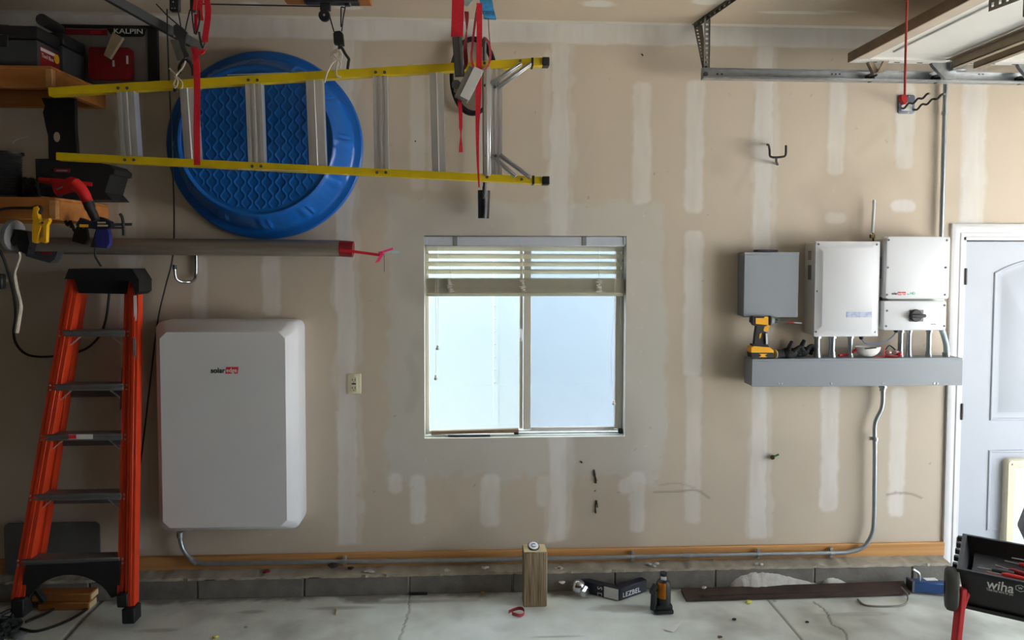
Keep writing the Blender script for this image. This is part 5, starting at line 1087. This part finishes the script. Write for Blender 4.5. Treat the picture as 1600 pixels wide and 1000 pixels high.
# ================================================================== ON THE FLOOR
wp = thing('wooden_post', 'weathered square timber post stub standing on the floor', 'post', atz(838, 948)); a = atz(817.5, 948); b = atz(855, 950); Yw = (a.y+b.y)/2
zt_w = at(838, 863, Yw).z; Dw = .115
part('timber', MB().box((a.x, Yw, 0), (b.x, Yw+Dw, zt_w), .006), 'post', wp); part('sawn_top', MB().box((a.x+.004, Yw+.004, zt_w-.001), (b.x-.004, Yw+Dw-.004, zt_w+.0015)), 'endg', wp, 'pale sawn end grain')
part('side_grain', MB().box((b.x-.003, Yw+.005, .004), (b.x+.001, Yw+Dw-.005, zt_w-.006)), 'endg', wp)
tp = thing('round_tin_lid', 'small black and white round tape on top of the timber post', 'lid', (at(834,856,Yw+.06).x, Yw+.05, zt_w)); c = Vector((at(833.5,856,Yw+.06).x, Yw+.05, zt_w+.016))
part('disc', MB().lathe(c-Vector((0,0,.0)), (.1,-.45,1), [(.001,-.006),(.032,-.006),(.034,0),(.03,.004),(.001,.004)], 22), 'black', tp); part('face', MB().lathe(c+Vector((0,-.002,.004)), (.1,-.45,1), [(.028,0),(.024,.0015),(.001,.0015)], 22), 'paper', tp); part('letter', MB().tube([c+Vector((.012*math.cos(t), -.0095+.011*math.sin(t), .0085+.005*math.sin(t))) for t in np.linspace(.7, 5.6, 14)], .0022, 5), 'blue', tp)
# hitch ball mount
hm = thing('hitch_ball_mount', 'dark navy angled hitch ball mount with chrome ball on the floor', 'trailer hitch', atz(960, 938))
cA, cL, cR = atz(967, 940), atz(905, 925), atz(1011, 925); hh = .072
def slab(p, q, t, h, z0=.002): 
    d = (q-p).normalized(); n = Vector((-d.y, d.x, 0)); n = n if n.y > 0 else -n
    return MB().bar(p+n*t/2+Vector((0,0,z0+h/2)), q+n*t/2+Vector((0,0,z0+h/2)), t, h, (0,0,1), .004), n, d
mb, n_, d_ = slab(cL, cA, .045, hh); part('drop_shank', mb, 'navy', hm)
part('end_plate', MB().bar(cA-d_*.09+Vector((0,0,.002+hh/2))-n_*.001, cA-d_*.004+Vector((0,0,.002+hh/2))-n_*.001, .003, hh*.86, (0,0,1)), 'paper', hm, 'bare scratched steel patch')
o = cL+d_*.115-n_*.0025+Vector((0,0,.062)); part('lettering', MB().text('S', o, .042, (0,0,-1), d_).text('D', o+Vector((0,0,-.034)), .042, (0,0,-1), d_), 'text_w', hm)
mb, n2_, d2_ = slab(cA+d_*.0+Vector((.004,.0,0)), cR, .05, hh); part('receiver_tube', mb, 'navy', hm)
o = cA+d2_*.02-n2_*.003+Vector((.004,0,.018)); part('lettering', MB().text('LEZBEL', o, .04, d2_, (0,0,1), sx=1.1, bold=0.), 'text_w', hm)
bc_ = atz(908, 936); part('ball', MB().ball((bc_.x-.012, bc_.y+.03, .06), .042, 12), 'chrome', hm); part('ball_neck', MB().lathe((bc_.x, bc_.y+.02, .048), (.7,-.6,-.12), [(.028,0),(.03,.015),(.036,.025),(.036,.04),(.03,.045),(.001,.045)], 6), 'chrome', hm); part('ball_stem', MB().cyl((bc_.x-.02, bc_.y+.05, .06), (cL.x+.02, cL.y+.03, .05), .02, n=10), 'navy', hm)
# bottle jack
jb_ = atz(1038, 961); bj = thing('bottle_jack', 'black bottle jack with orange label standing on the floor', 'jack', jb_); jx_, jy_ = jb_.x, jb_.y+.045; mpj = mpp(jy_)
part('base', MB().box((jx_-.055, jy_-.05, .001), (jx_+.055, jy_+.05, .026), .012, None, 2).box((jx_-.045, jy_-.04, .02), (jx_+.05, jy_+.04, .05), .01, None, 2), 'black', bj)
Hj = at(1038, 893, jy_).z
part('cylinder', MB().lathe((jx_+.005, jy_, .04), (0,0,1), [(.04,0),(.0405,.01),(.0405,Hj*.46),(.038,Hj*.54),(.030,Hj*.60),(.024,Hj*.62),(.001,Hj*.62)], 24), 'black', bj)
part('ram', MB().lathe((jx_+.005, jy_, .039+Hj*.62), (0,0,1), [(.019,0),(.019,Hj*.9-.039-Hj*.62),(.001,Hj*.9-.039-Hj*.62)], 18), 'chrome', bj); part('saddle', MB().lathe((jx_+.005, jy_, Hj*.9), (0,0,1), [(.018,0),(.02,.004),(.02,.018),(.012,.022),(.001,.022)], 14), 'black', bj)
lb = [Vector((jx_+.005+.0412*math.cos(t), jy_+.0412*math.sin(t), .085)) for t in np.linspace(R(205), R(275), 9)]
part('label', MB().loft([[q for q in lb]+[q*1 for q in lb[::-1]], [q+Vector((0,0,.088)) for q in lb]+[q+Vector((0,0,.088)) for q in lb[::-1]]], False, False), 'orangelabel', bj, 'orange warning label')
part('pump', MB().cyl((jx_-.055, jy_-.02, .02), (jx_-.05, jy_-.02, .13), .018, n=12).bar((jx_-.07,jy_-.02,.11), (jx_-.042,jy_-.02,.16), .024, .03, (0,1,0), .004), 'black', bj)
# white scrap of paper, red tie
pt = [atz(1037,985), atz(1052,989), atz(1068,979), atz(1048,982)]
solo('paper_scrap', MB().loft([[q+Vector((0,0,.003+(i == 2)*.035)) for i, q in enumerate(pt)], [q+Vector((0,0,.005+(i == 2)*.035)) for i, q in enumerate(pt)]]), 'paper', 'curled white paper scrap on the floor before the bottle jack', 'paper')
rl_ = atz(807, 960); solo('red_strap_ring', MB().ribbon([Vector((rl_.x+.043*math.cos(t), rl_.y+.035*math.sin(t), .014+.006*math.sin(t*2))) for t in np.linspace(-2.2, 3.2, 24)], Vector((0,0,.018)), (.002,.002,0)), mat('faded_red_band', (150,48,60), .7, 0, .3, 30), 'faded red plastic band curled on the floor beside the timber post', 'band')
# long rusty steel plank
rs = thing('rusty_beam', 'long rusty dark steel beam lying along the curb', 'steel beam', atz(1240, 940))
A, B_, C_, D_ = atz(1072,941), atz(1421,931), atz(1415,914), atz(1064,922)
zt_r = .03; top = [at(1066,921,-.2), at(1072,939,-.2)]
q0 = [Vector((q.x, q.y, .022)) for q in (A, B_, C_, D_)]; a1 = [Vector((A.x-.02, A.y+.08, .075)), Vector((B_.x-.03, B_.y+.085, .075))]
ch = MB(); ch.loft([[A+Vector((0,0,.002)), A+Vector((0,0,.016)), at(1064,919.5,YCURB-.04), at(1064,923,YCURB-.03)], [B_+Vector((0,-.005,.008)), B_+Vector((0,-.005,.022)), at(1412,907.5,YCURB-.04), at(1412,911,YCURB-.03)]])
part('plate', ch, 'rust', rs); part('web', MB().bar(A+Vector((.1,.03,.014)), B_+Vector((-.15,.03,.014)), .012, .026), 'rust', rs)
screws(rs, [(1080,927.5)], -.16, 'rust', .012)
part('foot_block', MB().bar(atz(1335,934)+Vector((0,.03,.012)), atz(1412,932)+Vector((0,.03,.012)), .05, .022, (0,0,1), .003), 'rust', rs)
pw = MB(); pm = []
def heap(xa, xb, ya, hgt, n):
    k = len(pw.v); P0, P1 = at(xa, ya, -.13), at(xb, ya, -.13); rows = []
    for i in range(n+1):
        t = i/n; x = P0.x+(P1.x-P0.x)*t; h = hgt*max(0, (math.sin(math.pi*t**.6)))*(.92+.1*random.random()); rows.append([Vector((x, YCURB+.001, 0)), Vector((x, YCURB-.005-.07*(h/hgt if hgt else 0)-.004, 0)), Vector((x, YCURB-.003-.03*(h/hgt), h*.55)), Vector((x, YCURB+.002, h))])
    pw.loft(rows)
heap(1140, 1290, 922, .095, 40); heap(1285, 1332, 915, .05, 20)
solo('white_powder', pw, 'powder', 'white powder spilled against the curb behind the rusty beam', 'powder', None, 'stuff')
solo('wire_loop', MB().tube(smooth_path([atz(1340,938)+Vector((0,0,.006)), atz(1352,947)+Vector((0,0,.006)), atz(1385,949)+Vector((0,0,.006)), atz(1414,946)+Vector((0,0,.006)), atz(1418,936)+Vector((0,0,.02)), atz(1408,928)+Vector((0,0,.04))], 5), .005, 6), mat('grey_wire', (120,116,108), .7, .2), 'grey wire loop on the floor under the rusty beam end', 'wire')
# blue receiver with bent pin
bh = thing('hitch_receiver', 'blue painted steel hitch bar with a bent pin beside the wheel', 'hitch bar', atz(1450, 932)); p0, p1 = atz(1426, 929), atz(1490, 934)
part('bar', MB().bar(p0+Vector((0,.03,.045)), p1+Vector((0,.03,.045)), .06, .06, (0,0,1), .004), 'blue', bh); part('open_end', MB().bar(p0+Vector((-.006,.03,.045)), p0+Vector((.012,.03,.045)), .066, .066, (0,0,1), .003), 'dsteel', bh); part('worn_patch', MB().bar(p0+Vector((.09,.03,.0755)), p0+Vector((.16,.03,.0755)), .035, .001), 'paper', bh)
part('bent_pin', MB().tube(smooth_path([p0+Vector((.05,.02,.07)), p0+Vector((.05,.02,.10)), p0+Vector((.042,.02,.12)), p0+Vector((.01,.02,.14))], 4), .008, 8), 'steel', bh)
# litter
def litter(name, px, py, m, lab, s=1., cat='litter', z=None, flat=.5):
    p = atz(px, py) if z is None else at(px, py, z); mb = MB().ball(p+Vector((0,0,.009*s*flat)), .009*s, 5, (1.3,1,flat))
    for v in mb.v: v += Vector((random.uniform(-1,1), random.uniform(-1,1), random.uniform(0,.6)))*.0025*s
    solo(name, mb, m, lab, cat)
litter('foam_scrap', 1170, 942.5, 'lemon', 'pale yellow foam scrap in front of the rusty beam', 1.7); litter('plaster_crumb', 1210.5, 940.5, 'powder', 'small white plaster crumb in front of the rusty beam'); litter('dark_pebble', 1147, 969, 'rubber', 'tiny black pebble on the floor right of the jack', 1.1)
litter('dark_pebble', 1261, 973, 'torn', 'tiny brown pebble between the two floor cracks', .9); litter('dark_chip', 1124.5, 997, 'leaf', 'brown chip on the floor at the lower edge below the pebble', 1.2); litter('plaster_crumb', 385, 981, 'powder', 'white plaster crumb on the bare floor below the battery', .9); litter('plaster_crumb', 337, 997, 'lemon', 'yellowish crumb at the lower edge of the floor below the battery', 1.3)
litter('dry_leaf', 375, 920, 'leaf', 'crumpled dry leaf against the curb below the battery', 3.2, 'leaf', None, .9); litter('dry_leaf', 328, 925, 'leaf', 'small dry leaf at the curb below the battery edge', 1.8, 'leaf'); litter('dry_leaf', 262, 925, 'leaf', 'dry leaf crumbs at the curb beside the stepladder foot', 2.2, 'leaf'); litter('dry_leaf', 754, 926, 'orangelabel', 'tiny orange leaf at the curb left of the timber post', 1.1, 'leaf')
litter('curb_debris', 520, 887, 'torn', 'dark twigs on the curb ledge below the outlet', 2.6, 'debris', -.07, .5); litter('curb_debris', 548, 890, 'torn', 'smaller dark debris on the curb ledge right of the twigs', 1.6, 'debris', -.07, .5); litter('paint_chip', 878, 912, 'paper', 'white paint chip on the curb face beside the post', 1.6, 'litter', YCURB-.006); litter('plaster_crumb', 1100, 920, 'powder', 'white crumb on the rusty beam left end', 1.6, 'litter', -.155)
solo('seed_husk', MB().tube([atz(525,962)+Vector((0,0,.004)), atz(526,957)+Vector((0,0,.009)), atz(525,951)+Vector((0,0,.006))], [.002,.008,.001], 6), 'straw', 'pale pointed seed husk on the open floor', 'litter')
solo('plastic_scrap', MB().lathe(at(416.5,898,-.06)+Vector((0,0,.002)), (.2,-.3,1), [(.016,0),(.018,.004),(.018,.022),(.012,.026),(.001,.026)], 12), 'maroon', 'dark red plastic scrap on the curb ledge below the battery', 'litter')
solo('drain_slot', MB().box((at(640,926,YCURB).x, YCURB-.012, .0005), (at(668,926,YCURB).x, YCURB-.002, .016), .002), 'rubber', 'short black rubber strip lying at the foot of the curb', 'strip')
# ================================================================== OPEN TOOL CASE ON RED STAND, LOWER RIGHT
YA = -1.05; A = at(1497, 888, YA); zr = A.z; Bk = atz(1535, 838, zr); Cf = atz(1600, 908, zr)
ex = Vector((math.cos(R(-37)), math.sin(R(-37)), 0)); ey = Vector((-ex.y, ex.x, 0)); dep = abs((Bk-A).dot(ey)); dep = min(max(dep, .2), .52); Lc = .46
hb = A.z-at(1512, 944, YA).z
tbx = thing('tool_case', 'open black tool case with white lettering on red legs and a grey wheel', 'tool case', (A.x+.25, A.y+.1, 0))
def cp_(u, v, z): return A+ex*u+ey*v+Vector((0,0,z))
def crect(i, z, ins): return [cp_(ins, ins, z), cp_(Lc-ins, ins, z), cp_(Lc-ins, dep-ins, z), cp_(ins, dep-ins, z)]
tub = MB().loft([crect(0, -hb, .03), crect(0, -.016, .004), crect(0, -.016, -.006), crect(0, 0, -.006), crect(0, 0, .014), crect(0, -hb+.02, .04)], True, True)
part('tub', tub, 'black', tbx)
for k in range(5): part('hinge_knuckle', MB().bar(cp_(-.014, .03+k*dep/5.2, -.004), cp_(-.014, .03+k*dep/5.2+.03, -.004), .022, .024, (0,0,1), .003), 'black', tbx)
part('base_strip', MB().bar(cp_(.03,-.0+.028,-hb-.008), cp_(Lc-.03,.028,-hb-.008), .03, .016), 'black', tbx)
ldm = MB(); lq = [at(x, y, -.86) for x, y in ((1590,822),(1601,795),(1665,772),(1665,880),(1606,856))]
ldm.loft([lq, [q+ey*.05 for q in lq]]); part('lid', ldm, 'black', tbx); part('lid_insert', MB().loft([[q+(at(1632,826,-.86)-q)*.25-ey*.003 for q in lq], [q+(at(1632,826,-.86)-q)*.25+ey*.01 for q in lq]]), mat('rust_orange_tray', (120,62,40), .6), tbx)
fn = lambda z: .004+(.026)*(-z-.016)/(hb-.016)
upv = (cp_(.1, fn(-.05), -.05)-cp_(.1, fn(-.15), -.15)).normalized(); nrm_ = ex.cross(upv)
def onf(px, py):
    d = ray(px, py); q = cp_(.1, fn(-.05)-.003, -.05); return CAM+d*((q-CAM).dot(nrm_)/d.dot(nrm_))
o, o2 = onf(1541, 917.5), onf(1584, 922.5); fw = (o2-o).dot(ex)
part('lettering', MB().text('wiha', o-upv*.002, .066, ex, upv, bold=.0008, shear=.12, fit=fw), 'text_w', tbx, 'white lettering'); o = onf(1541, 922)
part('lettering', MB().text('Tools that work for you', o, .018, ex, upv, fit=fw*.98), 'text_w', tbx)
c_ = onf(1594.5, 919.5); part('hexagon_mark', MB().tube([c_+ex*.02*math.cos(R(60*i+30))+upv*.0165*math.sin(R(60*i+30)) for i in range(6)], .0015, 5, True).text('w', c_-ex*.009-upv*.005, .024, ex, upv), 'text_w', tbx)
for u, v, z, m_, lab in ((.13,.24,-.062,'dgrey','pliers with black jaws at the left end of the open case'), (.2,.28,-.058,'dred','dark red handled tool lying in the middle of the open case'), (.24,.36,-.05,'redp','bright red screwdriver lying across the open case'), (.27,.42,-.045,'toolyel','yellow handled screwdriver at the right in the open case'), (.1,.16,-.06,'dred','small red tool near the front of the open case'), (.17,.2,-.06,'redp','red insulated driver along the front of the open case')):
    t = thing('hand_tool', lab, 'hand tool', cp_(u, v, z)); dv = (ex*random.uniform(.6,1)+ey*random.uniform(-.35,.3)).normalized()
    part('grip', MB().tube([cp_(u,v,z), cp_(u,v,z)+dv*.02, cp_(u,v,z)+dv*.075, cp_(u,v,z)+dv*.09], [.009,.013,.012,.009], 10), m_, t); part('shaft', MB().tube([cp_(u,v,z), cp_(u,v,z)-dv*.06], .004, 6), 'steel', t)
solo('tool_tray', MB().loft([[cp_(.05,.04,-.13), cp_(Lc-.05,.04,-.13), cp_(Lc-.05,dep-.04,-.13), cp_(.05,dep-.04,-.13)], [cp_(.05,.04,-.075), cp_(Lc-.05,.04,-.075), cp_(Lc-.05,dep-.04,-.075), cp_(.05,dep-.04,-.075)]]), 'black', 'dark tray of tools inside the open black case', 'tray')
sd = tbx
la, lb_ = cp_(.02, -.01, -.075), None
foot = atz(1490, 1040); 
part('leg', MB().bar(at(1503,918,YA-.03), at(1490,1042,YA-.05), .03, .045, (0,1,0), .006), 'redp', sd); part('leg_joint', MB().bar(at(1510,925,YA-.025), at(1497,962,YA-.035), .026, .04, (0,1,0), .008), 'redp', sd)
part('leg', MB().bar(cp_(Lc-.05,.02,-hb-.02), Vector((cp_(Lc-.05,.02,0).x, cp_(Lc-.05,.02,0).y, .0)), .03, .045, (0,1,0), .006), 'redp', sd)
part('crossbar', MB().bar(cp_(.02,dep*.6,-hb-.03), cp_(Lc-.02,dep*.6,-hb-.03), .03, .03, (0,0,1), .004), 'redp', sd)
wc = at(1487, 920, YA+.02); part('wheel', MB().lathe(wc-ex*.028, ex*1.0+ey*.12, [(.03,0),(.085,.0),(.097,.008),(.1,.02),(.1,.034),(.097,.046),(.085,.054),(.03,.054)], 28), mat('wheel_rubber', (62,62,60), .75, 0, .15, 20), sd); part('hub', MB().lathe(wc-ex*.03, ex, [(.035,0),(.035,.058),(.001,.058)], 16), 'black', sd)
